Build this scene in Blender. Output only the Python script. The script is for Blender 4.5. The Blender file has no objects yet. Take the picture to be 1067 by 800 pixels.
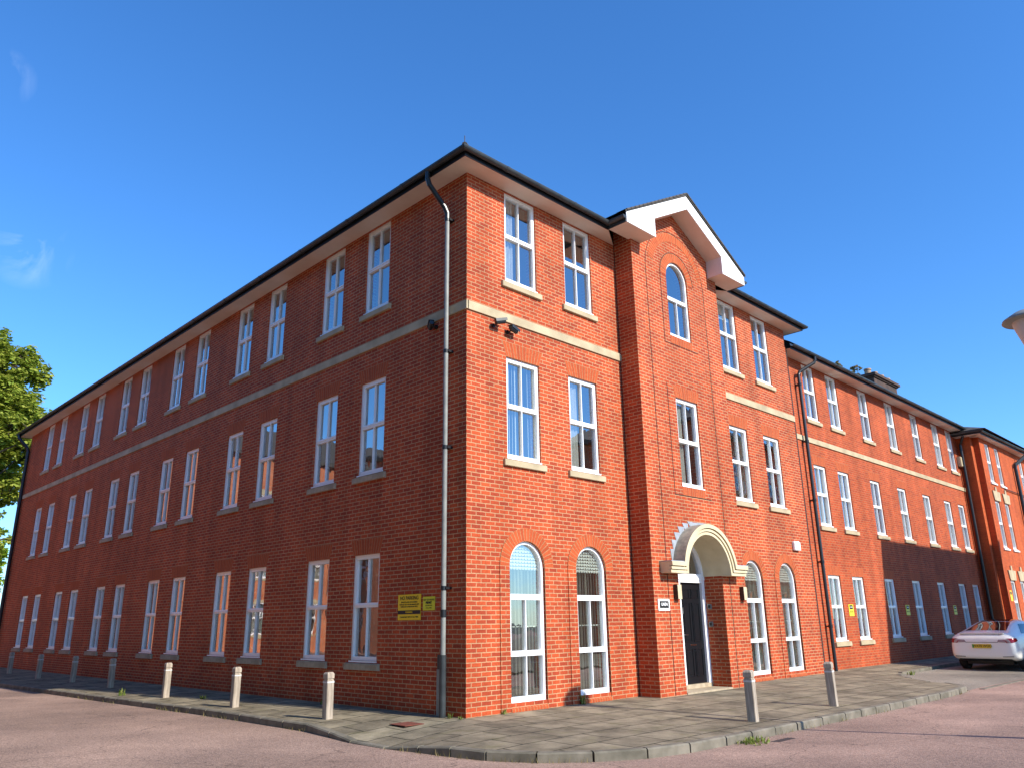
import bpy, bmesh, math, random
from mathutils import Vector, Matrix
from mathutils.geometry import tessellate_polygon
from mathutils.bvhtree import BVHTree
random.seed(7)
PI = math.pi; R = math.radians
C = bpy.context.scene.collection
sc = bpy.context.scene

# ------------------------------------------------------------ camera, sky, sun, exposure
cd = bpy.data.cameras.new('camera'); cam = bpy.data.objects.new('camera', cd); C.objects.link(cam)
cd.sensor_width = 36; cd.lens = 811.89 / 1067 * 36; cd.clip_end = 3000; cd.clip_start = .1
rr = Vector((0.71267, -0.70134, -0.01513)); uu = Vector((-0.19417, -0.21794, 0.95645)); ff = Vector((0.67409, 0.67870, 0.29149))
m = Matrix((rr, uu, -ff)).transposed().to_4x4(); m.translation = Vector((-8.851, -10.069, 1.455))
cam.matrix_world = m; sc.camera = cam

SUN = Vector((.13, -1, .68)).normalized()
w = bpy.data.worlds.new('World'); sc.world = w; w.use_nodes = True
nt = w.node_tree; bg = nt.nodes['Background']
sky = nt.nodes.new('ShaderNodeTexSky'); sky.sky_type = 'NISHITA'; sky.sun_disc = False
sky.sun_elevation = math.asin(SUN.z); sky.sun_rotation = R(172.6)
sky.air_density = 1.0; sky.dust_density = .3; sky.ozone_density = 2.6; sky.altitude = 50
hs = nt.nodes.new('ShaderNodeHueSaturation'); hs.inputs['Saturation'].default_value = 1.08
mulc = nt.nodes.new('ShaderNodeMixRGB'); mulc.blend_type = 'MULTIPLY'; mulc.inputs[0].default_value = 1; mulc.inputs[2].default_value = (.80, 1.13, 1.52, 1)
nt.links.new(sky.outputs[0], mulc.inputs[1]); nt.links.new(mulc.outputs[0], hs.inputs['Color'])
# two faint wisps of cirrus low on the left
tc = nt.nodes.new('ShaderNodeTexCoord')
def wisp(direction, size, amount, src):
    vm = nt.nodes.new('ShaderNodeVectorMath'); vm.operation = 'DISTANCE'; vm.inputs[1].default_value = direction
    nt.links.new(tc.outputs['Generated'], vm.inputs[0])
    mr = nt.nodes.new('ShaderNodeMapRange'); mr.inputs[1].default_value = size; mr.inputs[2].default_value = 0; mr.clamp = True
    nt.links.new(vm.outputs['Value'], mr.inputs[0])
    nz = nt.nodes.new('ShaderNodeTexNoise'); nz.inputs['Scale'].default_value = 14; nz.inputs['Detail'].default_value = 6; nz.inputs['Distortion'].default_value = 1.4
    nt.links.new(tc.outputs['Generated'], nz.inputs['Vector'])
    m2 = nt.nodes.new('ShaderNodeMapRange'); m2.inputs[1].default_value = .48; m2.inputs[2].default_value = .75; m2.inputs[4].default_value = amount
    nt.links.new(nz.outputs[0], m2.inputs[0])
    mu = nt.nodes.new('ShaderNodeMath'); mu.operation = 'MULTIPLY'
    nt.links.new(mr.outputs[0], mu.inputs[0]); nt.links.new(m2.outputs[0], mu.inputs[1])
    mx = nt.nodes.new('ShaderNodeMixRGB'); mx.inputs[2].default_value = (7.5, 8.5, 10, 1)
    nt.links.new(mu.outputs[0], mx.inputs[0]); nt.links.new(src, mx.inputs[1])
    return mx.outputs[0]
o_ = wisp((.167, .905, .392), .045, .4, hs.outputs[0])
o_ = wisp((.106, .835, .54), .03, .3, o_)
nt.links.new(o_, bg.inputs[0]); bg.inputs[1].default_value = .132
ld = bpy.data.lights.new('sun', 'SUN'); ld.energy = 5.0; ld.angle = R(.55); ld.color = (1, .93, .82)
sun = bpy.data.objects.new('sun', ld); C.objects.link(sun); sun.location = (0, -20, 40)
sun.rotation_euler = (-SUN).to_track_quat('-Z', 'Y').to_euler()
sc.view_settings.view_transform = 'Standard'; sc.view_settings.look = 'None'
sc.view_settings.exposure = .45; sc.view_settings.gamma = 1; sc.view_settings.use_curve_mapping = False

# ------------------------------------------------------------ materials
def mat(name, col=(.5, .5, .5), rough=.6, metal=0, spec=.5):
    m = bpy.data.materials.new(name); m.use_nodes = True
    b = m.node_tree.nodes['Principled BSDF']
    b.inputs['Base Color'].default_value = (*col, 1); b.inputs['Roughness'].default_value = rough
    b.inputs['Metallic'].default_value = metal; b.inputs['Specular IOR Level'].default_value = spec
    return m
def N(m, t, **kw):
    n = m.node_tree.nodes.new(t)
    for k, v in kw.items(): setattr(n, k, v)
    return n
def LK(m, a, b): m.node_tree.links.new(a, b)
def noisy(name, c1, c2, scale=6, rough=.7, bump=.1, detail=6, stretch=(1, 1, 1), lo=.35, hi=.65, fine=60, bdist=.005, spec=.4):
    """object-space mottling between two colours plus a fine bump"""
    m = mat(name, c1, rough, spec=spec); b = m.node_tree.nodes['Principled BSDF']
    tc = N(m, 'ShaderNodeTexCoord'); mp = N(m, 'ShaderNodeMapping'); mp.inputs['Scale'].default_value = stretch
    LK(m, tc.outputs['Object'], mp.inputs[0])
    n = N(m, 'ShaderNodeTexNoise'); n.inputs['Scale'].default_value = scale; n.inputs['Detail'].default_value = detail
    LK(m, mp.outputs[0], n.inputs['Vector'])
    r = N(m, 'ShaderNodeMapRange'); r.inputs[1].default_value = lo; r.inputs[2].default_value = hi
    LK(m, n.outputs[0], r.inputs[0])
    mx = N(m, 'ShaderNodeMixRGB'); mx.inputs[1].default_value = (*c1, 1); mx.inputs[2].default_value = (*c2, 1)
    LK(m, r.outputs[0], mx.inputs[0]); LK(m, mx.outputs[0], b.inputs['Base Color'])
    if bump:
        n2 = N(m, 'ShaderNodeTexNoise'); n2.inputs['Scale'].default_value = fine; n2.inputs['Detail'].default_value = 4
        LK(m, mp.outputs[0], n2.inputs['Vector'])
        bp = N(m, 'ShaderNodeBump'); bp.inputs['Strength'].default_value = bump; bp.inputs['Distance'].default_value = bdist
        LK(m, n2.outputs[0], bp.inputs['Height']); LK(m, bp.outputs[0], b.inputs['Normal'])
    return m
def brick(name, c1, c2, mort, offset=.5, w=.225, h=.075, ms=.008, dark=.55, squash=1, msmooth=.2, tint=.0):
    m = mat(name, c1, .82, spec=.25); b = m.node_tree.nodes['Principled BSDF']
    uv = N(m, 'ShaderNodeUVMap'); uv.uv_map = 'UVMap'
    # slightly wavy courses
    nw = N(m, 'ShaderNodeTexNoise'); nw.inputs['Scale'].default_value = 9; nw.inputs['Detail'].default_value = 3
    LK(m, uv.outputs[0], nw.inputs['Vector'])
    sb = N(m, 'ShaderNodeVectorMath', operation='SUBTRACT'); sb.inputs[1].default_value = (.5, .5, .5)
    LK(m, nw.outputs['Color'], sb.inputs[0])
    sca = N(m, 'ShaderNodeVectorMath', operation='SCALE'); sca.inputs['Scale'].default_value = .012; LK(m, sb.outputs[0], sca.inputs[0])
    ad = N(m, 'ShaderNodeVectorMath', operation='ADD'); LK(m, uv.outputs[0], ad.inputs[0]); LK(m, sca.outputs[0], ad.inputs[1])
    bt = N(m, 'ShaderNodeTexBrick', offset=offset, squash=squash, squash_frequency=3)
    bt.inputs['Scale'].default_value = 1; bt.inputs['Brick Width'].default_value = w; bt.inputs['Row Height'].default_value = h
    bt.inputs['Mortar Size'].default_value = ms; bt.inputs['Mortar Smooth'].default_value = msmooth; bt.inputs['Bias'].default_value = -.1
    bt.inputs['Color1'].default_value = (*c1, 1); bt.inputs['Color2'].default_value = (*c2, 1); bt.inputs['Mortar'].default_value = (*mort, 1)
    LK(m, ad.outputs[0], bt.inputs['Vector'])
    # per-brick darker headers: white noise on the brick cell + broad weathering
    n = N(m, 'ShaderNodeTexNoise'); n.inputs['Scale'].default_value = .7; n.inputs['Detail'].default_value = 5; n.inputs['Roughness'].default_value = .65
    LK(m, uv.outputs[0], n.inputs['Vector'])
    r = N(m, 'ShaderNodeMapRange'); r.inputs[1].default_value = .3; r.inputs[2].default_value = .7; r.inputs[3].default_value = .8; r.inputs[4].default_value = 1.15
    LK(m, n.outputs[0], r.inputs[0])
    n3 = N(m, 'ShaderNodeTexNoise'); n3.inputs['Scale'].default_value = 26; n3.inputs['Detail'].default_value = 4
    LK(m, uv.outputs[0], n3.inputs['Vector'])
    r3 = N(m, 'ShaderNodeMapRange'); r3.inputs[1].default_value = .3; r3.inputs[2].default_value = .7; r3.inputs[3].default_value = .82; r3.inputs[4].default_value = 1.14
    LK(m, n3.outputs[0], r3.inputs[0])
    mu0 = N(m, 'ShaderNodeMath', operation='MULTIPLY'); LK(m, r.outputs[0], mu0.inputs[0]); LK(m, r3.outputs[0], mu0.inputs[1])
    mps = N(m, 'ShaderNodeMapping'); mps.inputs['Scale'].default_value = (2.6, .16, 1); LK(m, uv.outputs[0], mps.inputs[0])
    ns = N(m, 'ShaderNodeTexNoise'); ns.inputs['Scale'].default_value = 1; ns.inputs['Detail'].default_value = 5; LK(m, mps.outputs[0], ns.inputs['Vector'])
    rs = N(m, 'ShaderNodeMapRange'); rs.inputs[1].default_value = .32; rs.inputs[2].default_value = .62; rs.inputs[3].default_value = .80; rs.inputs[4].default_value = 1.06; LK(m, ns.outputs[0], rs.inputs[0])
    mu = N(m, 'ShaderNodeMath', operation='MULTIPLY'); LK(m, mu0.outputs[0], mu.inputs[0]); LK(m, rs.outputs[0], mu.inputs[1])
    sc2 = N(m, 'ShaderNodeVectorMath', operation='SCALE'); LK(m, bt.outputs['Color'], sc2.inputs[0]); LK(m, mu.outputs[0], sc2.inputs['Scale'])
    LK(m, sc2.outputs[0], b.inputs['Base Color'])
    inv = N(m, 'ShaderNodeMath', operation='SUBTRACT'); inv.inputs[0].default_value = 1; LK(m, bt.outputs['Fac'], inv.inputs[1])
    ad2 = N(m, 'ShaderNodeMath', operation='MULTIPLY_ADD'); ad2.inputs[1].default_value = .25; LK(m, n3.outputs[0], ad2.inputs[0]); LK(m, inv.outputs[0], ad2.inputs[2])
    bp = N(m, 'ShaderNodeBump'); bp.inputs['Strength'].default_value = .6; bp.inputs['Distance'].default_value = .006
    LK(m, ad2.outputs[0], bp.inputs['Height']); LK(m, bp.outputs[0], b.inputs['Normal'])
    return m
M = {}
M['brick'] = brick('red_brick', (.50, .078, .022), (.31, .042, .017), (.50, .27, .14), ms=.009)
M['soldier'] = brick('red_brick_soldier', (.56, .105, .030), (.42, .07, .022), (.50, .24, .11), offset=0, ms=.007)
M['brick_wing'] = brick('orange_brick', (.48, .080, .023), (.33, .050, .019), (.42, .19, .09), ms=.0075)
M['brick_old'] = brick('painted_old_brick', (.52, .105, .028), (.42, .080, .024), (.48, .13, .045), ms=.004)
M['brick_far'] = brick('far_terrace_brick', (.60, .16, .06), (.48, .11, .04), (.6, .38, .25))
M['stone'] = noisy('sandstone', (.56, .46, .29), (.36, .29, .18), 2.2, .85, .3, detail=9, lo=.3, hi=.7)
M['stone_grey'] = noisy('weathered_stone', (.46, .37, .25), (.33, .26, .17), 7, .85, .2)
M['cream'] = noisy('cream_paint', (.66, .56, .36), (.58, .48, .30), 3, .6, .1)
M['canopy_top'] = noisy('canopy_roof_stone', (.34, .31, .24), (.22, .21, .17), 9, .9, .4)
M['lead'] = noisy('lead_flashing', (.38, .41, .44), (.27, .29, .32), 8, .5, .1)
M['upvc'] = mat('white_upvc', (.90, .90, .89), .28)
M['white'] = mat('white_paint', (.84, .83, .80), .45)
M['soffit'] = noisy('soffit_board', (.74, .63, .54), (.67, .56, .47), 2, .6, 0, stretch=(1, 1, 1))
M['black_metal'] = mat('black_gutter', (.012, .014, .017), .35)
M['gutter'] = noisy('grey_black_gutter', (.045, .052, .055), (.025, .03, .033), 5, .4, 0)
M['grey_pipe'] = noisy('grey_pipe', (.27, .28, .26), (.20, .21, .20), 5, .45, 0)
M['slate'] = noisy('roof_tile', (.06, .055, .05), (.10, .085, .07), 4, .8, .5, fine=20, bdist=.02)
M['door'] = mat('black_door_paint', (.008, .009, .011), .3, spec=.3)
M['chrome'] = mat('chrome', (.8, .8, .8), .15, 1)
M['dark'] = mat('dark_interior', (.05, .05, .055), .9)
M['inner'] = mat('interior_wall', (.42, .41, .38), .9)
M['blind'] = noisy('blind_fabric', (.82, .82, .75), (.72, .72, .66), 20, .9, 0)
M['curtain'] = noisy('curtain_fabric', (.66, .64, .60), (.50, .49, .46), 9, .95, 0, stretch=(6, 6, .3))
M['joint'] = mat('dark_joint', (.02, .012, .01), .8)
M['yellow'] = mat('yellow_sign', (.90, .58, .015), .4)
M['yellow2'] = mat('lime_sign', (.72, .68, .03), .4)
M['black'] = mat('black_print', (.01, .01, .01), .5)
M['timber'] = noisy('weathered_timber', (.50, .42, .33), (.22, .18, .14), 22, .85, .5, stretch=(1, 1, .12), lo=.3, hi=.7)
M['timber_dark'] = noisy('aged_timber', (.20, .17, .14), (.07, .06, .055), 22, .85, .5, stretch=(1, 1, .12), lo=.3, hi=.7)
M['reflect'] = mat('reflective_band', (.55, .54, .52), .5)
M['bark'] = noisy('bark', (.12, .09, .06), (.06, .045, .03), 9, .9, .6)
M['terracotta'] = noisy('clay_pot', (.38, .26, .17), (.24, .16, .10), 4, .8, .1)
M['chimney_brick'] = noisy('sooty_stone', (.10, .06, .045), (.05, .035, .03), 3, .9, .3)

def glass_mat(name, ior=1.62, tint=(.80, .86, .86)):
    m = bpy.data.materials.new(name); m.use_nodes = True; n = m.node_tree; n.nodes.clear()
    o = N(m, 'ShaderNodeOutputMaterial'); t = N(m, 'ShaderNodeBsdfTransparent'); t.inputs[0].default_value = (*tint, 1)
    g = N(m, 'ShaderNodeBsdfGlossy'); g.inputs['Roughness'].default_value = .004; g.inputs[0].default_value = (1, 1, 1, 1)
    tc = N(m, 'ShaderNodeTexCoord'); nz = N(m, 'ShaderNodeTexNoise'); nz.inputs['Scale'].default_value = 2.2; LK(m, tc.outputs['Object'], nz.inputs['Vector'])
    bp = N(m, 'ShaderNodeBump'); bp.inputs['Strength'].default_value = .10; bp.inputs['Distance'].default_value = .02
    LK(m, nz.outputs[0], bp.inputs['Height']); LK(m, bp.outputs[0], g.inputs['Normal'])
    f = N(m, 'ShaderNodeFresnel'); f.inputs[0].default_value = ior
    f2 = N(m, 'ShaderNodeMath', operation='MULTIPLY_ADD'); f2.inputs[1].default_value = 1.0; f2.inputs[2].default_value = .28; f2.use_clamp = True; LK(m, f.outputs[0], f2.inputs[0])
    x = N(m, 'ShaderNodeMixShader'); LK(m, f2.outputs[0], x.inputs[0]); LK(m, t.outputs[0], x.inputs[1]); LK(m, g.outputs[0], x.inputs[2])
    LK(m, x.outputs[0], o.inputs[0]); return m
M['glass'] = glass_mat('window_glass')
M['car_glass'] = mat('car_glass', (.012, .014, .016), .03, 0, .8)

def leaf_mat(name, c1, c2):
    m = bpy.data.materials.new(name); m.use_nodes = True; m.node_tree.nodes.clear()
    o = N(m, 'ShaderNodeOutputMaterial'); d = N(m, 'ShaderNodeBsdfPrincipled'); d.inputs['Roughness'].default_value = .55; d.inputs['Specular IOR Level'].default_value = .3
    tr = N(m, 'ShaderNodeBsdfTranslucent'); x = N(m, 'ShaderNodeMixShader'); x.inputs[0].default_value = .38
    g = N(m, 'ShaderNodeNewGeometry'); r = N(m, 'ShaderNodeMixRGB'); r.inputs[1].default_value = (*c1, 1); r.inputs[2].default_value = (*c2, 1)
    LK(m, g.outputs['Random Per Island'], r.inputs[0]); LK(m, r.outputs[0], d.inputs['Base Color']); LK(m, r.outputs[0], tr.inputs[0])
    LK(m, d.outputs[0], x.inputs[1]); LK(m, tr.outputs[0], x.inputs[2]); LK(m, x.outputs[0], o.inputs[0]); return m
M['leaf'] = leaf_mat('sycamore_leaf', (.20, .29, .03), (.42, .44, .07))
M['leaf_bright'] = leaf_mat('bright_leaf', (.20, .33, .02), (.34, .42, .03))
M['leaf_olive'] = leaf_mat('olive_leaf', (.20, .17, .07), (.28, .25, .12))
M['weed'] = leaf_mat('weed_leaf', (.12, .20, .03), (.30, .30, .08))
M['weed_dry'] = leaf_mat('dry_grass', (.34, .26, .10), (.22, .20, .07))

# ------------------------------------------------------------ mesh helpers
class MB:
    def __init__(s): s.v = []; s.f = []; s.uv = []; s.mi = []
    def face(s, pts, uv=None, mi=0):
        i = len(s.v); s.v += [tuple(p) for p in pts]; s.f.append(tuple(range(i, i + len(pts)))); s.uv.append(uv); s.mi.append(mi); return s
    def box(s, a, b, mi=0):
        x0, y0, z0 = (min(a[i], b[i]) for i in range(3)); x1, y1, z1 = (max(a[i], b[i]) for i in range(3))
        P = [(x0, y0, z0), (x1, y0, z0), (x1, y1, z0), (x0, y1, z0), (x0, y0, z1), (x1, y0, z1), (x1, y1, z1), (x0, y1, z1)]
        for q in ((0, 3, 2, 1), (4, 5, 6, 7), (0, 1, 5, 4), (1, 2, 6, 5), (2, 3, 7, 6), (3, 0, 4, 7)): s.face([P[k] for k in q], None, mi)
        return s
    def prism(s, poly, y0, y1, ax=1, mi=0):
        """extrude a 2-D polygon (ccw in x,z) along y (ax=1), along x (ax=0: poly is y,z) or z (ax=2: x,y)"""
        def P(p, d): return (p[0], d, p[1]) if ax == 1 else (d, p[0], p[1]) if ax == 0 else (p[0], p[1], d)
        tr = tessellate_polygon([[Vector((p[0], p[1], 0)) for p in poly]])
        for t in tr:
            s.face([P(poly[k], y0) for k in t], None, mi); s.face([P(poly[k], y1) for k in reversed(t)], None, mi)
        for i in range(len(poly)):
            a, b = poly[i], poly[(i + 1) % len(poly)]
            s.face([P(a, y0), P(b, y0), P(b, y1), P(a, y1)], None, mi)
        return s
    def tube(s, pts, r, n=10, caps=True, mi=0):
        pts = [Vector(p) for p in pts]; rings = []
        rad = r if isinstance(r, (list, tuple)) else [r] * len(pts)
        prev = None
        for i, p in enumerate(pts):
            d = (pts[min(i + 1, len(pts) - 1)] - pts[max(i - 1, 0)]).normalized()
            if prev is None:
                a = Vector((0, 0, 1)) if abs(d.z) < .9 else Vector((1, 0, 0)); e1 = d.cross(a).normalized()
            else: e1 = (prev - d * prev.dot(d)).normalized()
            prev = e1; e2 = d.cross(e1)
            rings.append([p + (e1 * math.cos(2 * PI * k / n) + e2 * math.sin(2 * PI * k / n)) * rad[i] for k in range(n)])
        b = len(s.v)
        for g in rings: s.v += [tuple(q) for q in g]
        for i in range(len(rings) - 1):
            for k in range(n):
                k2 = (k + 1) % n
                s.f.append((b + i * n + k, b + i * n + k2, b + (i + 1) * n + k2, b + (i + 1) * n + k)); s.uv.append(None); s.mi.append(mi)
        if caps:
            s.f.append(tuple(b + k for k in reversed(range(n)))); s.uv.append(None); s.mi.append(mi)
            s.f.append(tuple(b + (len(rings) - 1) * n + k for k in range(n))); s.uv.append(None); s.mi.append(mi)
        return s
    def lathe(s, prof, c=(0, 0, 0), n=24, mi=0):
        b = len(s.v)
        for r, z in prof:
            for k in range(n): s.v.append((c[0] + r * math.cos(2 * PI * k / n), c[1] + r * math.sin(2 * PI * k / n), c[2] + z))
        for i in range(len(prof) - 1):
            for k in range(n):
                k2 = (k + 1) % n; s.f.append((b + i * n + k, b + i * n + k2, b + (i + 1) * n + k2, b + (i + 1) * n + k)); s.uv.append(None); s.mi.append(mi)
        return s
    def xf(s, mtx):
        s.v = [tuple(mtx @ Vector(p)) for p in s.v]; return s
    def mesh(s, name, mats, smooth=False, merge=False, bevel=0):
        me = bpy.data.meshes.new(name); me.from_pydata(s.v, [], s.f)
        for mm in (mats if isinstance(mats, (list, tuple)) else [mats]): me.materials.append(M[mm] if isinstance(mm, str) else mm)
        me.polygons.foreach_set('material_index', s.mi)
        if merge:
            bm = bmesh.new(); bm.from_mesh(me); bmesh.ops.remove_doubles(bm, verts=bm.verts, dist=1e-4)
            bmesh.ops.recalc_face_normals(bm, faces=bm.faces)
            if bevel: bmesh.ops.bevel(bm, geom=[e for e in bm.edges if len(e.link_faces) == 2 and e.calc_face_angle(0) > .5], offset=bevel, segments=2, affect='EDGES')
            bm.to_mesh(me); bm.free()
        else:
            uvl = me.uv_layers.new(name='UVMap')
            for p in me.polygons:
                u = s.uv[p.index]; n = p.normal
                for k, li in enumerate(p.loop_indices):
                    if u: uvl.data[li].uv = u[k]
                    else:
                        v = me.vertices[me.loops[li].vertex_index].co
                        uvl.data[li].uv = (v.x, v.y) if abs(n.z) > .8 else ((v.y, v.z) if abs(n.x) > abs(n.y) else (v.x, v.z))
        if smooth:
            for p in me.polygons: p.use_smooth = True
        me.update(); return me
    def obj(s, name, mats, parent=None, loc=None, rz=0, smooth=False, merge=False, bevel=0):
        return link(name, s.mesh(name, mats, smooth, merge, bevel), parent, loc, rz)
def link(name, me, parent=None, loc=None, rz=0):
    o = bpy.data.objects.new(name, me); C.objects.link(o)
    if parent: o.parent = parent
    if loc: o.location = loc
    o.rotation_euler = (0, 0, rz); return o
def tag(o, label, cat, group=None):
    o['label'] = label; o['category'] = cat
    if group: o['group'] = group
    return o
def thing(name, label, cat, loc=(0, 0, 0), rz=0, group=None):
    o = bpy.data.objects.new(name, None); C.objects.link(o); o.location = loc; o.rotation_euler = (0, 0, rz); o.empty_display_size = .3
    return tag(o, label, cat, group)
def struct(o, kind='structure'): o['kind'] = kind; return o
def dup(o, parent=None, **kw):
    c = o.copy(); C.objects.link(c)
    if parent: c.parent = parent
    for k, v in kw.items(): setattr(c, k, v)
    for ch in list(o.children): dup(ch, c)
    return c

def arc(cx, cz, r, a0, a1, n): return [(cx + r * math.cos(a0 + (a1 - a0) * i / n), cz + r * math.sin(a0 + (a1 - a0) * i / n)) for i in range(n + 1)]
def rect_hole(x, z, w, h): return [(x, z), (x + w, z), (x + w, z + h), (x, z + h)]
def arch_hole(x, z, w, ztop, n=16): # round-headed
    r = w / 2; return [(x, z), (x + w, z)] + arc(x + r, ztop - r, r, 0, PI, n)
def facade(poly, holes, depth, T, mb=None, reveal=True):
    """wall skin in local x (along), z; local y = 0 is the face, +y inward. T = matrix to building space; uv in metres"""
    mb = mb or MB()
    loops = [[Vector((p[0], p[1], 0)) for p in poly]] + [[Vector((p[0], p[1], 0)) for p in h] for h in holes]
    flat = [p for l in loops for p in l]
    for t in tessellate_polygon(loops):
        q = [flat[k] for k in t]
        a = (q[1] - q[0]).cross(q[2] - q[0]).z
        if abs(a) < 1e-9: continue
        if a < 0: q = q[::-1]
        mb.face([T @ Vector((p.x, 0, p.y)) for p in q], [(p.x, p.y) for p in q])
    if reveal:
        for h in holes:
            L = 0
            for i in range(len(h)):
                a, b = h[i], h[(i + 1) % len(h)]; dl = math.hypot(b[0] - a[0], b[1] - a[1])
                vert = abs(b[1] - a[1]) > abs(b[0] - a[0])
                uv = [(0, a[1]), (0, b[1]), (depth, b[1]), (depth, a[1])] if vert else [(a[0], 0), (b[0], 0), (b[0], depth), (a[0], depth)]
                mb.face([T @ Vector((a[0], 0, a[1])), T @ Vector((b[0], 0, b[1])), T @ Vector((b[0], depth, b[1])), T @ Vector((a[0], depth, a[1]))], uv)
    return mb
def TL(x0, y0, rz): return Matrix.Translation((x0, y0, 0)) @ Matrix.Rotation(rz, 4, 'Z')
def voussoir_arch(mb, cx, cz, r0, r1, y, T, n=24, a0=0, a1=PI):
    """ring of radial bricks, face at depth y and its outer edge"""
    rm = (r0 + r1) / 2
    for i in range(n):
        t0, t1 = a0 + (a1 - a0) * i / n, a0 + (a1 - a0) * (i + 1) / n
        P = [(cx + r * math.cos(t), cz + r * math.sin(t)) for r, t in ((r0, t0), (r1, t0), (r1, t1), (r0, t1))]
        uv = [(.003, rm * t0), (.222, rm * t0), (.222, rm * t1), (.003, rm * t1)]
        mb.face([T @ Vector((p[0], y, p[1])) for p in P], uv)
        for j, k in ((1, 2), (3, 0)):
            mb.face([T @ Vector((P[j][0], y, P[j][1])), T @ Vector((P[k][0], y, P[k][1])), T @ Vector((P[k][0], y + .05, P[k][1])), T @ Vector((P[j][0], y + .05, P[j][1]))], [(.1, 0)] * 4)
def flat_arch(mb, x, z, w, T, h=.30, splay=.11, y=-.003):
    n = round(w / .075); 
    for i in range(n):
        a, b = i / n, (i + 1) / n
        P = [(x + w * a, z), (x + w * b, z), (x - splay + (w + 2 * splay) * b, z + h), (x - splay + (w + 2 * splay) * a, z + h)]
        uv = [(.003, i * .075), (.003, (i + 1) * .075), (.222, (i + 1) * .075), (.222, i * .075)]
        mb.face([T @ Vector((p[0], y, p[1])) for p in P], uv)

# ------------------------------------------------------------ windows: a frame with a pane, glazing bars, a blind and a sill as children
_wm = {}
def ring_poly(outer, inner, mb, y0, y1):
    n = len(outer)
    for i in range(n):
        j = (i + 1) % n; a, b, c, d = outer[i], outer[j], inner[j], inner[i]
        mb.face([(a[0], y0, a[1]), (b[0], y0, b[1]), (c[0], y0, c[1]), (d[0], y0, d[1])])
        mb.face([(d[0], y0, d[1]), (c[0], y0, c[1]), (c[0], y1, c[1]), (d[0], y1, d[1])])
        mb.face([(b[0], y0, b[1]), (a[0], y0, a[1]), (a[0], y1, a[1]), (b[0], y1, b[1])])
def frame_mesh(w, h, kind):
    key = ('f', round(w, 3), round(h, 3), kind)
    if key in _wm: return _wm[key]
    mb = MB(); y0, y1 = .04, .13; t = .052
    if kind in ('sash', 'dark'):
        mb.box((0, y0, 0), (t, y1, h)); mb.box((w - t, y0, 0), (w, y1, h)); mb.box((t, y0, h - t), (w - t, y1, h)); mb.box((t, y0, 0), (w - t, y1, t + .02))
        zt = h * .515
        mb.box((t, y0 + .004, zt - .045), (w - t, y1, zt + .04))
        mb.box((t, y0 - .012, zt - .006), (w - t, y0 + .004, zt + .004))
        # opening upper light: a second inner frame, standing forward
        for a, b in (((t, zt + .04), (t + .03, h - t)), ((w - t - .03, zt + .04), (w - t, h - t))): mb.box((a[0], y0 + .006, a[1]), (b[0], y1, b[1]))
        mb.box((t + .03, y0 + .006, h - t - .03), (w - t - .03, y1, h - t))
        mb.box((w / 2 - .009, y0 + .012, t + .02), (w / 2 + .009, y1 - .02, zt - .045)); mb.box((w / 2 - .009, y0 + .012, zt + .04), (w / 2 + .009, y1 - .02, h - t - .03))
        mb.box((-.01, y0 - .05, -.028), (w + .01, y1, -.002))      # projecting cill section
    else:
        r = w / 2; n = 16
        o = [(0, 0), (w, 0)] + arc(r, h - r, r, 0, PI, n); i_ = [(t, t), (w - t, t)] + arc(r, h - r, r - t, 0, PI, n)
        ring_poly(o, i_, mb, y0, y1)
        if kind == 'arch':
            z1, z2 = h * .29, h * .64
            for z, d in ((z1, .045), (z2, .05)): mb.box((t, y0 + .004, z - d), (w - t, y1, z + d))
            for a, b in ((t, z1 - .045), (z1 + .045, z2 - .05)): mb.box((w / 2 - .009, y0 + .012, a), (w / 2 + .009, y1 - .02, b))
            mb.box((t, y0 + .006, t), (w - t, y1, t + .035)); mb.box((t, y0 + .008, z1 + .045), (t + .028, y1, z2 - .05)); mb.box((w - t - .028, y0 + .008, z1 + .045), (w - t, y1, z2 - .05))
        else:                                                    # arch_small : one transom
            z1 = h * .5; mb.box((t, y0 + .004, z1 - .045), (w - t, y1, z1 + .04)); mb.box((w / 2 - .009, y0 + .012, t), (w / 2 + .009, y1 - .02, z1 - .045))
            mb.box((t, y0 + .006, t), (w - t, y1, t + .03))
    _wm[key] = mb.mesh('window_frame', ['upvc']); return _wm[key]
def glass_mesh(w, h, kind):
    key = ('g', round(w, 3), round(h, 3), kind)
    if key in _wm: return _wm[key]
    mb = MB(); t = .05; y = .098; r = w / 2
    P = [(t, t), (w - t, t), (w - t, h - t), (t, h - t)] if kind in ('sash', 'dark') else [(t, t), (w - t, t)] + arc(r, h - r, r - t, 0, PI, 16)
    if kind == 'sash':
        zt = h * .515
        # the two lights are separate panes set at very slightly different angles
        mb.face([(t, y, t), (w - t, y, t), (w - t, y + .001, zt), (t, y, zt)]); mb.face([(t, y + .001, zt), (w - t, y, zt), (w - t, y, h - t), (t, y + .002, h - t)])
    else: mb.face([(p[0], y, p[1]) for p in P])
    _wm[key] = mb.mesh('glass', ['glass']); return _wm[key]
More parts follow.
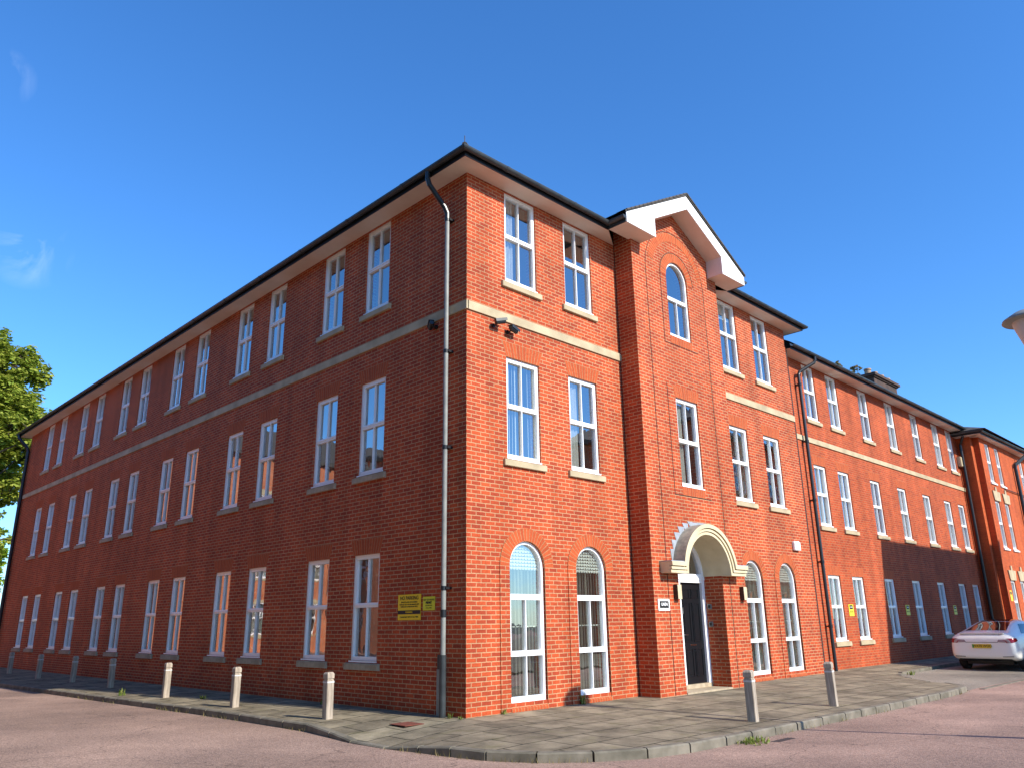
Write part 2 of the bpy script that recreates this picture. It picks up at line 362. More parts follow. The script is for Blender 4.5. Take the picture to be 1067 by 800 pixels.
def blind_mesh(w, h, style, seed):
    key = ('b', round(w, 2), round(h, 2), style, seed % 4)
    if key in _wm: return _wm[key]
    rnd = random.Random(seed % 4 + 31); mb = MB(); y = .185
    if style == 'louvre':                                        # hanging vertical strips
        ang = rnd.uniform(.5, .9); n = int((w + .1) / .085)
        for i in range(n + 1):
            if rnd.random() < .05: continue
            x = -.02 + i * .085; a = ang + rnd.uniform(-.18, .18); dx, dy = .044 * math.cos(a), .044 * math.sin(a)
            mb.face([(x - dx, y - dy, .05), (x + dx, y + dy, .05), (x + dx, y + dy, h), (x - dx, y - dy, h)])
    elif style == 'ground':                                      # strips, with a scalloped pelmet in the arch
        ang = 1.02; n = int((w + .1) / .085)
        for i in range(n + 1):
            x = -.02 + i * .085; a = ang + rnd.uniform(-.25, .25); dx, dy = .044 * math.cos(a), .044 * math.sin(a)
            mb.face([(x - dx, y - dy, .10), (x + dx, y + dy, .10), (x + dx, y + dy, h), (x - dx, y - dy, h)])
        z = h * .815
        for k in range(9):                                        # gathered rows
            for i in range(12):
                x0, x1 = i * w / 12, (i + 1) * w / 12; a = z + k * .06
                mb.face([(x0, y - .07, a), (x1, y - .045, a + .008), (x1, y - .06, a + .055), (x0, y - .05, a + .05)])
        mb.box((0, y - .01, h * .45), (w, y + .01, h * .458))
    elif style == 'curtain':
        side = rnd.choice((0, 1)); n = 14; wd = w * rnd.uniform(.35, .6)
        for i in range(n):
            x0 = (0 if side == 0 else w - wd) + wd * i / n; x1 = x0 + wd / n
            mb.face([(x0, y + .02 * math.sin(i * 1.9), 0), (x1, y + .02 * math.sin((i + 1) * 1.9), 0), (x1, y + .02 * math.sin((i + 1) * 1.9), h), (x0, y + .02 * math.sin(i * 1.9), h)])
    else:                                                         # roller blind pulled part way
        d = rnd.uniform(.12, .3) * h; mb.face([(.02, y, h - d), (w - .02, y, h - d), (w - .02, y, h), (.02, y, h)]); mb.box((.02, y - .01, h - d - .02), (w - .02, y + .01, h - d))
    _wm[key] = mb.mesh('blind', ['curtain' if style == 'curtain' else 'blind']); return _wm[key]
def sill_mesh(w, sm, hh=.135):
    key = ('s', round(w, 2), sm, hh)
    if key in _wm: return _wm[key]
    mb = MB(); a = .11
    mb.prism([(-.055, -.03 - hh), (.0, -.03 - hh), (.06, -.03 - hh), (.06, -.029), (-.055, -.05)], -a, w + a, ax=0)
    _wm[key] = mb.mesh('sill', [sm], merge=True, bevel=.006); return _wm[key]
wcount = [0]
def head_mesh(w, h, hh, sp, m_='soldier', y=-.003):
    key = ('h', round(w, 3), round(h, 3), hh, sp, m_)
    if key not in _wm:
        q = MB(); flat_arch(q, 0, h, w, Matrix.Identity(4), hh, sp, y); _wm[key] = q.mesh('window_head', [m_])
    return _wm[key]
def window(par, T, rz, x, z, w, h, kind='sash', style='louvre', sill=None, sh=.135, head=None):
    wcount[0] += 1
    o = link('window', frame_mesh(w, h, kind), par); p = T @ Vector((x, 0, z)); o.location = p; o.rotation_euler = (0, 0, rz)
    link('glass', glass_mesh(w, h, kind), o)
    if style: link('curtain' if style == 'curtain' else 'blind', blind_mesh(w, h, style, wcount[0] * 7 + 3), o)
    if sill: link('sill', sill_mesh(w, sill, sh), o)
    if head: link('window_head', head_mesh(w, h, *head), o)
    return o

# ============================================================ GROUND
GR = noisy('rough_ground', (.10, .09, .06), (.06, .07, .035), .3, .95, .3)
MB().face([(-900, -900, -.32), (900, -900, -.32), (900, 900, -.32), (-900, 900, -.32)]).obj('ground', [GR])['kind'] = 'structure'

def asphalt(name, c1, c2, c3):
    m = mat(name, c1, .85, spec=.35); b = m.node_tree.nodes['Principled BSDF']; tc = N(m, 'ShaderNodeTexCoord')
    n1 = N(m, 'ShaderNodeTexNoise'); n1.inputs['Scale'].default_value = .55; n1.inputs['Detail'].default_value = 7; n1.inputs['Roughness'].default_value = .6; LK(m, tc.outputs['Object'], n1.inputs['Vector'])
    v = N(m, 'ShaderNodeTexVoronoi'); v.inputs['Scale'].default_value = 70; LK(m, tc.outputs['Object'], v.inputs['Vector'])
    n2 = N(m, 'ShaderNodeTexNoise'); n2.inputs['Scale'].default_value = 38; n2.inputs['Detail'].default_value = 8; n2.inputs['Roughness'].default_value = .75; LK(m, tc.outputs['Object'], n2.inputs['Vector'])
    r1 = N(m, 'ShaderNodeMapRange'); r1.inputs[1].default_value = .35; r1.inputs[2].default_value = .65; LK(m, n1.outputs[0], r1.inputs[0])
    a = N(m, 'ShaderNodeMixRGB'); a.inputs[1].default_value = (*c1, 1); a.inputs[2].default_value = (*c2, 1); LK(m, r1.outputs[0], a.inputs[0])
    r2 = N(m, 'ShaderNodeMapRange'); r2.inputs[1].default_value = .54; r2.inputs[2].default_value = .74; LK(m, n2.outputs[0], r2.inputs[0])
    a2 = N(m, 'ShaderNodeMixRGB'); a2.inputs[2].default_value = (*c3, 1); LK(m, a.outputs[0], a2.inputs[1]); LK(m, r2.outputs[0], a2.inputs[0])
    r3 = N(m, 'ShaderNodeMapRange'); r3.inputs[1].default_value = 0; r3.inputs[2].default_value = .9; r3.inputs[3].default_value = .45; r3.inputs[4].default_value = 1.45; LK(m, v.outputs['Color'], r3.inputs[0])
    s = N(m, 'ShaderNodeVectorMath', operation='SCALE'); LK(m, a2.outputs[0], s.inputs[0]); LK(m, r3.outputs[0], s.inputs['Scale'])
    dn = N(m, 'ShaderNodeTexNoise'); dn.inputs['Scale'].default_value = 1.6; dn.inputs['Detail'].default_value = 6; LK(m, tc.outputs['Object'], dn.inputs['Vector'])
    dv = N(m, 'ShaderNodeVectorMath', operation='SCALE'); dv.inputs['Scale'].default_value = 1.1; LK(m, dn.outputs['Color'], dv.inputs[0])
    da = N(m, 'ShaderNodeVectorMath', operation='ADD'); LK(m, tc.outputs['Object'], da.inputs[0]); LK(m, dv.outputs[0], da.inputs[1])
    cv = N(m, 'ShaderNodeTexVoronoi', feature='DISTANCE_TO_EDGE'); cv.inputs['Scale'].default_value = .28; LK(m, da.outputs[0], cv.inputs['Vector'])
    cr = N(m, 'ShaderNodeMapRange'); cr.inputs[1].default_value = 0; cr.inputs[2].default_value = .006; cr.inputs[3].default_value = .55; cr.inputs[4].default_value = 1; LK(m, cv.outputs['Distance'], cr.inputs[0])
    n5 = N(m, 'ShaderNodeTexNoise'); n5.inputs['Scale'].default_value = .22; n5.inputs['Detail'].default_value = 3; LK(m, tc.outputs['Object'], n5.inputs['Vector'])
    r5 = N(m, 'ShaderNodeMapRange'); r5.inputs[1].default_value = .42; r5.inputs[2].default_value = .58; r5.inputs[3].default_value = .80; r5.inputs[4].default_value = 1.08; LK(m, n5.outputs[0], r5.inputs[0])
    m5 = N(m, 'ShaderNodeMath', operation='MULTIPLY'); LK(m, cr.outputs[0], m5.inputs[0]); LK(m, r5.outputs[0], m5.inputs[1])
    s5 = N(m, 'ShaderNodeVectorMath', operation='SCALE'); LK(m, s.outputs[0], s5.inputs[0]); LK(m, m5.outputs[0], s5.inputs['Scale']); LK(m, s5.outputs[0], b.inputs['Base Color'])
    bp = N(m, 'ShaderNodeBump'); bp.inputs['Strength'].default_value = .7; bp.inputs['Distance'].default_value = .008; LK(m, v.outputs['Distance'], bp.inputs['Height']); LK(m, bp.outputs[0], b.inputs['Normal'])
    return m
M['road'] = asphalt('red_chip_asphalt', (.38, .25, .19), (.265, .175, .135), (.42, .31, .245))
M['bay'] = asphalt('grey_asphalt', (.26, .23, .18), (.19, .165, .13), (.34, .30, .25))

# kerb line (top edge, measured): left street, round the corner, right street, tip of the build-out
KT = [(-2.6, 60), (-2.45, 24), (-2.36, 18.3), (-2.17, 13.3), (-2.02, 9.6), (-1.82, 6.1), (-1.78, 4.1), (-1.78, 1.8), (-1.9, .95), (-2.02, .2), (-2.02, -.6), (-1.93, -1.25), (-1.87, -1.83),
      (-1.78, -2.39), (-1.49, -2.97), (-1.0, -3.45), (-.39, -3.8), (.3, -3.96), (1.1, -4.0), (3.06, -4.03), (4.7, -4.06), (7.1, -4.1), (9.8, -4.09), (11.1, -4.0), (11.6, -3.75), (11.95, -3.4)]
# height of the kerb top, and how far it stands above the road, with the dropped crossing at the corner
def kz(i):
    return {8: -.085, 9: -.13, 10: -.145, 11: -.085}.get(i, -.05)
IN = [(12.42, -3.2), (13.02, -2.62), (13.7, -1.95), (14.5, -1.4), (15.3, -1.13), (18.4, -.95), (24, -.85), (60, -.8)]   # bay edge
RZ = -.165
def normals(L):
    out = []
    for i, p in enumerate(L):
        a = Vector(L[max(i - 1, 0)]); b = Vector(L[min(i + 1, len(L) - 1)]); d = (b - a).normalized(); out.append(Vector((-d.y, d.x)) * -1)
    return out
def resample(L, Z, step):
    P, ZZ = [], []
    for i in range(len(L) - 1):
        a, b = Vector(L[i]), Vector(L[i + 1]); n = max(1, int((b - a).length / step))
        for k in range(n):
            t = k / n; P.append(tuple(a.lerp(b, t))); ZZ.append(Z[i] + (Z[i + 1] - Z[i]) * t)
    P.append(L[-1]); ZZ.append(Z[-1]); return P, ZZ
# kerb stones: pieces along the line with joints
def off(p, n, d): return (p[0] + n.x * d, p[1] + n.y * d)
M['kerb'] = noisy('kerb_granite', (.235, .205, .155), (.11, .098, .07), 4, .85, .5, fine=70, bdist=.006, lo=.3, hi=.7)
mb = MB(); Ntop = normals(KT); Z = [kz(i) for i in range(len(KT))]
P, ZZ = resample(KT, Z, .6)
Nn = normals(P)
rk = random.Random(3)
for i in range(len(P) - 1):
    if P[i][1] > 45: continue
    a, b = Vector(P[i]), Vector(P[i + 1]); L = (b - a).length; pieces = max(1, round(L / .78)) if L > .9 else 1
    g = .013; d = (b - a).normalized(); n = Vector((d.y, -d.x)); n0, n1 = Nn[i], Nn[i + 1]
    if n0.dot(n) < 0: n = -n
    a2, b2 = a + d * g, b - d * g; za, zb = ZZ[i] + rk.uniform(-.004, .004), ZZ[i + 1] + rk.uniform(-.004, .004)
    jo = rk.uniform(-.004, .004)
    ai, bi = a2 - n0 * .125, b2 - n1 * .125; ao, bo = a2 + n * jo, b2 + n * jo
    bz = -.3; ch = .018
    top = [(ao.x - n.x * ch, ao.y - n.y * ch, za), (bo.x - n.x * ch, bo.y - n.y * ch, zb), (bi.x, bi.y, zb), (ai.x, ai.y, za)]
    mb.face(top); mb.face([top[0], top[1], (bo.x, bo.y, zb - ch), (ao.x, ao.y, za - ch)]); mb.face([(ao.x, ao.y, za - ch), (bo.x, bo.y, zb - ch), (bo.x, bo.y, bz), (ao.x, ao.y, bz)])
    mb.face([(ao.x, ao.y, bz), (ao.x, ao.y, za - ch), top[0], top[3], (ai.x, ai.y, bz)]); mb.face([(bo.x, bo.y, bz), (bo.x, bo.y, zb - ch), top[1], top[2], (bi.x, bi.y, bz)])
for i in range(len(IN) - 1):                                     # flush edging of the parking bay
    a, b = Vector(IN[i]), Vector(IN[i + 1]); n_ = max(1, int((b - a).length / .9)); d = (b - a).normalized(); n = Vector((d.y, -d.x))
    za = RZ + .012 + i * .016
    for k in range(min(n_, 14)):
        p, q = a.lerp(b, k / n_) + d * .006, a.lerp(b, (k + 1) / n_) - d * .006
        mb.prism([(p.x, p.y), (q.x, q.y), (q.x - n.x * .12, q.y - n.y * .12), (p.x - n.x * .12, p.y - n.y * .12)], -.3, min(-.05, za + .03), ax=2)
mb.face([(11.95, -3.4, -.05), (12.42, -3.2, -.12), (12.35, -3.1, -.12), (11.87, -3.31, -.05)])
struct(mb.obj('kerb', ['kerb']))
# filler under the joints, dark
# pavement sheet
def slabs():
    m = mat('paving_slabs', (.28, .24, .18), .9, spec=.25); b = m.node_tree.nodes['Principled BSDF']; tc = N(m, 'ShaderNodeTexCoord')
    bt = N(m, 'ShaderNodeTexBrick', offset=.5); bt.inputs['Scale'].default_value = 1; bt.inputs['Brick Width'].default_value = .75; bt.inputs['Row Height'].default_value = .6
    bt.inputs['Mortar Size'].default_value = .016; bt.inputs['Mortar Smooth'].default_value = .4
    bt.inputs['Color1'].default_value = (.275, .23, .155, 1); bt.inputs['Color2'].default_value = (.205, .17, .115, 1); bt.inputs['Mortar'].default_value = (.05, .045, .03, 1)
    nw = N(m, 'ShaderNodeTexNoise'); nw.inputs['Scale'].default_value = 1.1; LK(m, tc.outputs['Object'], nw.inputs['Vector'])
    sb = N(m, 'ShaderNodeVectorMath', operation='SCALE'); sb.inputs['Scale'].default_value = .05; LK(m, nw.outputs['Color'], sb.inputs[0])
    ad = N(m, 'ShaderNodeVectorMath', operation='ADD'); LK(m, tc.outputs['Object'], ad.inputs[0]); LK(m, sb.outputs[0], ad.inputs[1]); LK(m, ad.outputs[0], bt.inputs['Vector'])
    n1 = N(m, 'ShaderNodeTexNoise'); n1.inputs['Scale'].default_value = 1.3; n1.inputs['Detail'].default_value = 9; n1.inputs['Roughness'].default_value = .72; LK(m, tc.outputs['Object'], n1.inputs['Vector'])
    r = N(m, 'ShaderNodeMapRange'); r.inputs[1].default_value = .35; r.inputs[2].default_value = .65; r.inputs[3].default_value = .45; r.inputs[4].default_value = 1.3; LK(m, n1.outputs[0], r.inputs[0])
    s = N(m, 'ShaderNodeVectorMath', operation='SCALE'); LK(m, bt.outputs['Color'], s.inputs[0]); LK(m, r.outputs[0], s.inputs['Scale'])
    # moss in patches along joints
    n4 = N(m, 'ShaderNodeTexNoise'); n4.inputs['Scale'].default_value = 3; n4.inputs['Detail'].default_value = 5; LK(m, tc.outputs['Object'], n4.inputs['Vector'])
    r4 = N(m, 'ShaderNodeMapRange'); r4.inputs[1].default_value = .55; r4.inputs[2].default_value = .72; r4.inputs[4].default_value = .35; LK(m, n4.outputs[0], r4.inputs[0])
    mx = N(m, 'ShaderNodeMixRGB'); mx.inputs[2].default_value = (.15, .14, .055, 1); LK(m, s.outputs[0], mx.inputs[1]); LK(m, r4.outputs[0], mx.inputs[0]); LK(m, mx.outputs[0], b.inputs['Base Color'])
    n2 = N(m, 'ShaderNodeTexNoise'); n2.inputs['Scale'].default_value = 70; n2.inputs['Detail'].default_value = 5; LK(m, tc.outputs['Object'], n2.inputs['Vector'])
    iv = N(m, 'ShaderNodeMath', operation='MULTIPLY_ADD'); iv.inputs[1].default_value = -1.2; LK(m, bt.outputs['Fac'], iv.inputs[0]); LK(m, n2.outputs[0], iv.inputs[2])
    bp = N(m, 'ShaderNodeBump'); bp.inputs['Strength'].default_value = .6; bp.inputs['Distance'].default_value = .008; LK(m, iv.outputs[0], bp.inputs['Height']); LK(m, bp.outputs[0], b.inputs['Normal'])
    return m
M['slabs'] = slabs()
inner = []
for i, (p, z) in enumerate(zip(KT, Z)):
    n = Ntop[i]; q = (p[0] - n.x * .12, p[1] - n.y * .12)
    if p[1] >= .9: wq = (.05, p[1])
    elif p[0] > 1: wq = (p[0], .05)
    else: wq = (.05, .05)
    inner.append((q, z - .002, wq, 0))
for i, p in enumerate(IN): inner.append(((p[0], p[1] + .1), min(-.05, RZ + .035 + i * .016), (p[0] + .3, .5), 0.0))
mb = MB()
for i in range(len(inner) - 1):
    (q0, z0, w0, _), (q1, z1, w1, _) = inner[i], inner[i + 1]
    K = 4
    for k in range(K):
        t0, t1 = k / K, (k + 1) / K
        def L(q, w, z, t): return (q[0] + (w[0] - q[0]) * t, q[1] + (w[1] - q[1]) * t, z * (1 - t) ** 1.3)
        mb.face([L(q0, w0, z0, t0), L(q1, w1, z1, t0), L(q1, w1, z1, t1), L(q0, w0, z0, t1)])
struct(mb.obj('pavement', ['slabs'], merge=False))
# road: strips outward from the kerb line
RL = KT[:-2] + [(12.2, -3.95), (14.1, -3.98), (16, -4.0), (22, -4.05), (90, -4.3)]
RN = normals(RL); mb = MB(); D = [-.06, .35, 1.2, 2.4, 3.6, 6, 10, 18, 30, 60]
def rz_(d): return RZ + .028 * max(0, min(d, 3.6)) 
for i in range(len(RL) - 1):
    for a, b in zip(D, D[1:]):
        P4 = [off(RL[i], RN[i], a), off(RL[i + 1], RN[i + 1], a), off(RL[i + 1], RN[i + 1], b), off(RL[i], RN[i], b)]
        mb.face([(*P4[0], rz_(a)), (*P4[1], rz_(a)), (*P4[2], rz_(b)), (*P4[3], rz_(b))])
struct(mb.obj('road', ['road'], smooth=True))
mb = MB(); mb.face([(11.3, -4.25, RZ + .001), (90, -4.6, RZ + .001), (90, -.7, -.10), (15.2, -1.1, -.13), (13.4, -2.2, -.15), (12.3, -3.2, RZ - .002), (11.75, -3.6, RZ - .003)])
struct(mb.obj('parking_bay', ['bay']))
mb = MB()
for i in range(24):
    x = 11.9 + i * 1.0; mb.box((x, -4.13 - i * .003, -.3), (x + .985, -4.02 - i * .003, RZ + .018))
struct(mb.obj('bay_edging', ['kerb']))
# footway on the far side of the right-hand road (outside the picture, carries the lamp and the block opposite)
mb = MB(); mb.box((2.4, -7.75, -.3), (90, -7.62, .0)); struct(mb.obj('far_kerb', ['kerb']))
mb = MB(); mb.face([(2.4, -7.75, .0), (2.4, -40, .01), (90, -40, .01), (90, -7.75, .0)]); struct(mb.obj('far_pavement', ['slabs']))

# ============================================================ MAIN BUILDING
ZS, SO = 9.87, .43            # soffit height, overhang
B = thing('office_building', 'three storey red brick corner building with a gabled entrance bay and arched doorway', 'building')
TLw = TL(0, 0, -PI / 2)       # left facade: local x runs towards -Y, so local x = -y
TR = TL(0, 0, 0)
mb = MB(); soldier = MB(); band = MB()
# left facade openings (pairs every 4.45 m)
holes = []; LW = []
for k in range(6):
    for j in range(2):
        y = 2.49 + 4.447 * k + 1.80 * j - (.03 * j)
        LW.append(y)
for y in LW:
    x = -(y + .89)
    for z, h in ((.80, 1.955), (4.355, 1.945), (7.89, 1.965)): holes.append(rect_hole(x, z, .89, h))
facade([(-30, -.3), (0, -.3), (0, 9.87), (-30, 9.87)], holes, .3, TLw, mb)
# right facade: two flanking walls and the bay
RWX = [1.005, 2.79, 9.115, 10.90]; RW = .905
holes = []
for x in RWX:
    holes += [rect_hole(x, 4.355, RW, 1.945), rect_hole(x, 7.89, RW, 1.965), arch_hole(x, .14, RW, 2.855)]
lh = [h for h in holes if h[0][0] < 4.5]; rh = [h for h in holes if h[0][0] > 4.5]
facade([(0, -.3), (4.587, -.3), (4.587, 9.87), (0, 9.87)], lh, .3, TR, mb)
facade([(8.22, -.3), (12.93, -.3), (12.93, 9.87), (8.22, 9.87)], rh, .3, TR, mb)
TB = TL(0, -.5, 0)
door_hole = [(5.5, -.2), (7.25, -.2)] + arc(6.375, 2.38, .875, 0, PI, 24)
bh = [door_hole, rect_hole(5.935, 4.30, .9, 2.03), arch_hole(5.93, 7.84, .9, 9.82)]
facade([(4.587, -.3), (8.22, -.3), (8.22, 9.85), (7.9, 9.85), (7.9, 10.30), (6.4, 11.12), (4.9, 10.30), (4.9, 9.85), (4.587, 9.85)], bh[1:], .3, TB, mb) if 0 else None
facade([(4.587, -.3), (5.5, -.3), (5.5, 2.38)] + arc(6.375, 2.38, .875, PI, 0, 24)[1:] + [(7.25, -.3), (8.22, -.3), (8.22, 9.9), (7.85, 9.9), (7.85, 10.34), (6.4, 11.14), (4.95, 10.34), (4.95, 9.9), (4.587, 9.9)], bh[1:], .3, TB, mb)
# door reveal (brick up to the springing)
for x in (5.5, 7.25): mb.face([(x, -.5, -.3), (x, 0.02, -.3), (x, 0.02, 2.38), (x, -.5, 2.38)], [(0, -.3), (.52, -.3), (.52, 2.38), (0, 2.38)])
# bay returns, building ends and backs
mb.face([(4.587, -.5, -.3), (4.587, 0, -.3), (4.587, 0, 10.3), (4.587, -.5, 10.3)], [(.11, -.3), (.61, -.3), (.61, 10.3), (.11, 10.3)])
mb.face([(8.22, -.5, -.3), (8.22, 0, -.3), (8.22, 0, 10.3), (8.22, -.5, 10.3)], [(.11, -.3), (.61, -.3), (.61, 10.3), (.11, 10.3)])
mb.face([(12.93, 0, -.3), (12.93, 10, -.3), (12.93, 10, 9.87), (12.93, 0, 9.87)]); mb.face([(0, 30, -.3), (10, 30, -.3), (10, 30, 9.87), (0, 30, 9.87)])
mb.face([(10, 10, -.3), (10, 30, -.3), (10, 30, 9.87), (10, 10, 9.87)]); mb.face([(10, 10, -.3), (12.93, 10, -.3), (12.93, 10, 9.87), (10, 10, 9.87)])
mb.obj('brick_wall', ['brick'], B)
# bay top (side walls under the little roof) and interior floors
mb = MB()
mb.box((.32, .32, 3.35), (12.6, 9.8, 3.55)); mb.box((.32, 10.0, 3.35), (9.7, 29.7, 3.55)); mb.box((.32, .32, 6.9), (12.6, 9.8, 7.1)); mb.box((.32, 10.0, 6.9), (9.7, 29.7, 7.1))
mb.box((.32, .32, 9.88), (12.6, 9.8, 9.95)); mb.box((.32, 10.0, 9.88), (9.7, 29.7, 9.95)); mb.box((.32, .32, -.05), (12.6, 9.8, .04)); mb.box((.32, 10.0, -.05), (9.7, 29.7, .04))
mb.box((3.6, 4.2, .05), (3.7, 29.7, 9.87)); mb.box((3.75, 4.2, .05), (12.6, 4.3, 9.87))
for y in (5.9, 10.4, 14.8, 19.2, 23.7): mb.box((.34, y + .62, .05), (3.6, y + .72, 9.87))
for x in (4.62, 8.1): mb.box((x, .34, .05), (x + .1, 4.2, 9.87))
mb.obj('interior_partitions', ['inner'], B)
# soldier arches, surrounds
for x in RWX:
    sur = MB(); va = MB()
    cx, cz = x + RW / 2, 2.855 - RW / 2; ro = RW / 2 + .235; ri = RW / 2
    for a, b in ((x - .235, x), (x + RW, x + RW + .235)):
        sur.box((a, -.016, -.3), (b, .02, cz))
    sur.face([(x, -.012, -.3), (x + RW, -.012, -.3), (x + RW, -.012, .065), (x, -.012, .065)])
    voussoir_arch(va, cx, cz, ri, ro, -.016, TR, 26)
    q_ = va.obj('brick_arch', ['soldier'], B); sur.obj('jamb_surround', ['brick'], q_); va = MB()
    # sloping brick-on-edge cill
    va.face([(x, -.03, .05), (x + RW, -.03, .05), (x + RW, .1, .135), (x, .1, .135)], [(.003, 0), (.003, RW), (.222, RW), (.222, 0)])
    va.face([(x, -.03, -.07), (x + RW, -.03, -.07), (x + RW, -.03, .05), (x, -.03, .05)], [(.003, 0), (.003, RW), (.15, RW), (.15, 0)])
    va.obj('brick_sill', ['soldier'], B)
# bay arches
cx = 6.38
va2 = MB(); voussoir_arch(va2, cx, 9.37, .45, .68, -.006, TB, 26); va2.obj('brick_arch', ['soldier'], B)
va2 = MB(); voussoir_arch(va2, cx, 9.37, .98, 1.20, -.006, TB, 40, R(14), R(166)); va2.obj('brick_arch', ['soldier'], B)
for x_, z_, h_, s_p in ((5.935, 6.33, .28, .1), (5.935, 4.08, .2, 0), (5.93, 7.64, .2, 0)):
    va2 = MB(); flat_arch(va2, x_, z_, .9, TB, h_, s_p); va2.obj('brick_panel', ['soldier'], B)
# thin dark strips along the groove lines of the bay, and at the joint with the lower wing
j = MB(); y0, y1 = -.5065, -.49
def jflush():
    global j
    j.obj('groove_strip', ['joint'], B); j = MB()
def js(p, q, w=.014):
    a, b = Vector(p), Vector(q); d = (b - a).normalized(); n = Vector((-d.y, d.x)) * w / 2
    P4 = [a - n, b - n, b + n, a + n]; j.prism([(p.x, p.y) for p in P4], y0, y1)
for x in (5.10, 7.55): js((x, 0), (x, 9.37)); jflush()
def jarc(cx, cz, r, a0, a1, n=24):
    L = arc(cx, cz, r, a0, a1, n)
    for p, q in zip(L, L[1:]): js(p, q, .012)
jarc(6.325, 9.37, 1.225, 0, PI, 30); jflush(); jarc(6.38, 9.37, .70, 0, PI); js((5.68, 9.37), (5.68, 7.62)); js((5.68, 7.62), (7.08, 7.62)); jflush()
js((5.62, 6.62), (5.62, 4.07)); js((5.62, 4.07), (7.08, 4.07))
jflush()
for a_, b_ in (((12.93, -.002, 0), (13.0, .3, 9.3)), ((4.575, -.012, 0), (4.587, .0, 9.87))): MB().box(a_, b_).obj('wall_joint', ['joint'], B)
# string course
mb = MB()
def stringc(mb, a, b, T, z0=7.0, z1=7.165, d=.035):
    mb.box((a, -d, z0), (b, .02, z1))
s_ = MB(); s_.box((-29.9, -.035, 6.995), (.035, .02, 7.165)); s_.xf(TLw); s_.box((.0, -.035, 6.995), (4.585, .02, 7.165)); s_.obj('string_course', ['stone'], B)
MB().box((8.222, -.035, 6.995), (12.93, .02, 7.165)).obj('string_course', ['stone'], B)
# soffit, fascia, gutter
def eaves(parent, runs, z, o, name=''):
    """runs: polyline (wall line) per run with mitred offsets supplied as outer points"""
    for (a, b, n, ea, eb) in runs:
        so, fa, gu = MB(), MB(), MB()
             # a,b wall points; n outward dir; ea,eb extension of outer edge beyond a and b
        a, b, n = Vector(a), Vector(b), Vector(n); d = (b - a).normalized()
        ao, bo = a + n * o - d * ea, b + n * o + d * eb
        so.face([(a.x, a.y, z), (b.x, b.y, z), (bo.x, bo.y, z), (ao.x, ao.y, z)])
        an, bn = a + n * (o * .985) - d * ea, b + n * (o * .985) + d * eb
        fa.face([(ao.x, ao.y, z - .012), (bo.x, bo.y, z - .012), (bo.x, bo.y, z + .17), (ao.x, ao.y, z + .17)])
        fa.face([(ao.x, ao.y, z - .012), (bo.x, bo.y, z - .012), (bo.x - n.x * .02, bo.y - n.y * .02, z - .012), (ao.x - n.x * .02, ao.y - n.y * .02, z - .012)])
        g0, g1 = a + n * (o + .068) - d * (ea + .068 * (ea > 0)), b + n * (o + .068) + d * (eb + .068 * (eb > 0))
        prof = [(.066 * math.cos(t), .075 * math.sin(t)) for t in [PI + PI * k / 8 for k in range(9)]]
        def pt(g, p, sgn, e): 
            q = g + n * p[0] + d * (p[0] * sgn * (1 if e > 0 else 0)); return (q.x, q.y, z + .125 + p[1])
        for p, q in zip(prof, prof[1:]):
            gu.face([pt(g0, p, -1, ea), pt(g1, p, 1, eb), pt(g1, q, 1, eb), pt(g0, q, -1, ea)])
        gu.face([pt(g0, (.066, 0), -1, ea), pt(g1, (.066, 0), 1, eb), pt(g1, (.052, .006), 1, eb), pt(g0, (.052, .006), -1, ea)])
        L = (g1 - g0).length; k = 1.1
        while k < L:                    # union brackets
            c_ = g0 + d * k
            for p, q in zip(prof, prof[1:]):
                f = 1.13
                P_ = []
                for (pp, e) in ((p, -.035), (p, .035), (q, .035), (q, -.035)):
                    w_ = c_ + n * pp[0] * f + d * e; P_.append((w_.x, w_.y, z + .125 + pp[1] * f))
                gu.face(P_)
            k += 2.0
        so.obj('soffit', ['soffit'], parent); fa.obj('fascia', ['black_metal'], parent); gu.obj('gutter', ['gutter'], parent, smooth=False)
X = (1, 0); 
eaves(B, [((0, 30), (0, 0), (-1, 0), SO, SO), ((0, 0), (4.587, 0), (0, -1), SO, -.73), ((8.22, 0), (12.93, 0), (0, -1), -.73, SO), ((12.93, 0), (12.93, 6), (1, 0), SO, 0), ((0, 30), (4, 30), (0, 1), SO, 0)], ZS, SO)
# gabled bay: soffits, bargeboards, roof
xl, xr, yf, zg = 3.86, 8.94, -.93, 9.87
mb = MB()
mb.face([(xl, -.5, zg - .0), (4.95, -.5, zg), (4.95, yf, zg), (xl, yf, zg)]); mb.face([(7.85, -.5, zg), (xr, -.5, zg), (xr, yf, zg), (7.85, yf, zg)])
mb.face([(xl, -.43, zg + .001), (4.587, -.43, zg + .001), (4.587, -.5, zg + .001), (xl, -.5, zg + .001)]); mb.face([(8.22, -.43, zg + .001), (xr, -.43, zg + .001), (xr, -.5, zg + .001), (8.22, -.5, zg + .001)])
mb.face([(4.95, -.5, zg), (4.95, yf, zg), (4.95, yf, 10.34), (4.95, -.5, 10.34)]); mb.face([(7.85, -.5, zg), (7.85, yf, zg), (7.85, yf, 10.34), (7.85, -.5, 10.34)])
mb.face([(4.95, -.5, 10.34), (4.95, yf, 10.34), (6.4, yf, 11.14), (6.4, -.5, 11.14)]); mb.face([(7.85, -.5, 10.34), (7.85, yf, 10.34), (6.4, yf, 11.14), (6.4, -.5, 11.14)])
mb.obj('gable_soffit', ['soffit'], B)
bp_ = [(xl, zg - .01), (4.95, zg - .01), (4.95, 10.34), (6.4, 11.14), (7.85, 10.34), (7.85, zg - .01), (xr, zg - .01), (xr, 10.10), (6.4, 11.50), (xl, 10.10)]
MB().prism(bp_, yf - .025, yf - .001).obj('bargeboard', ['white'], B)
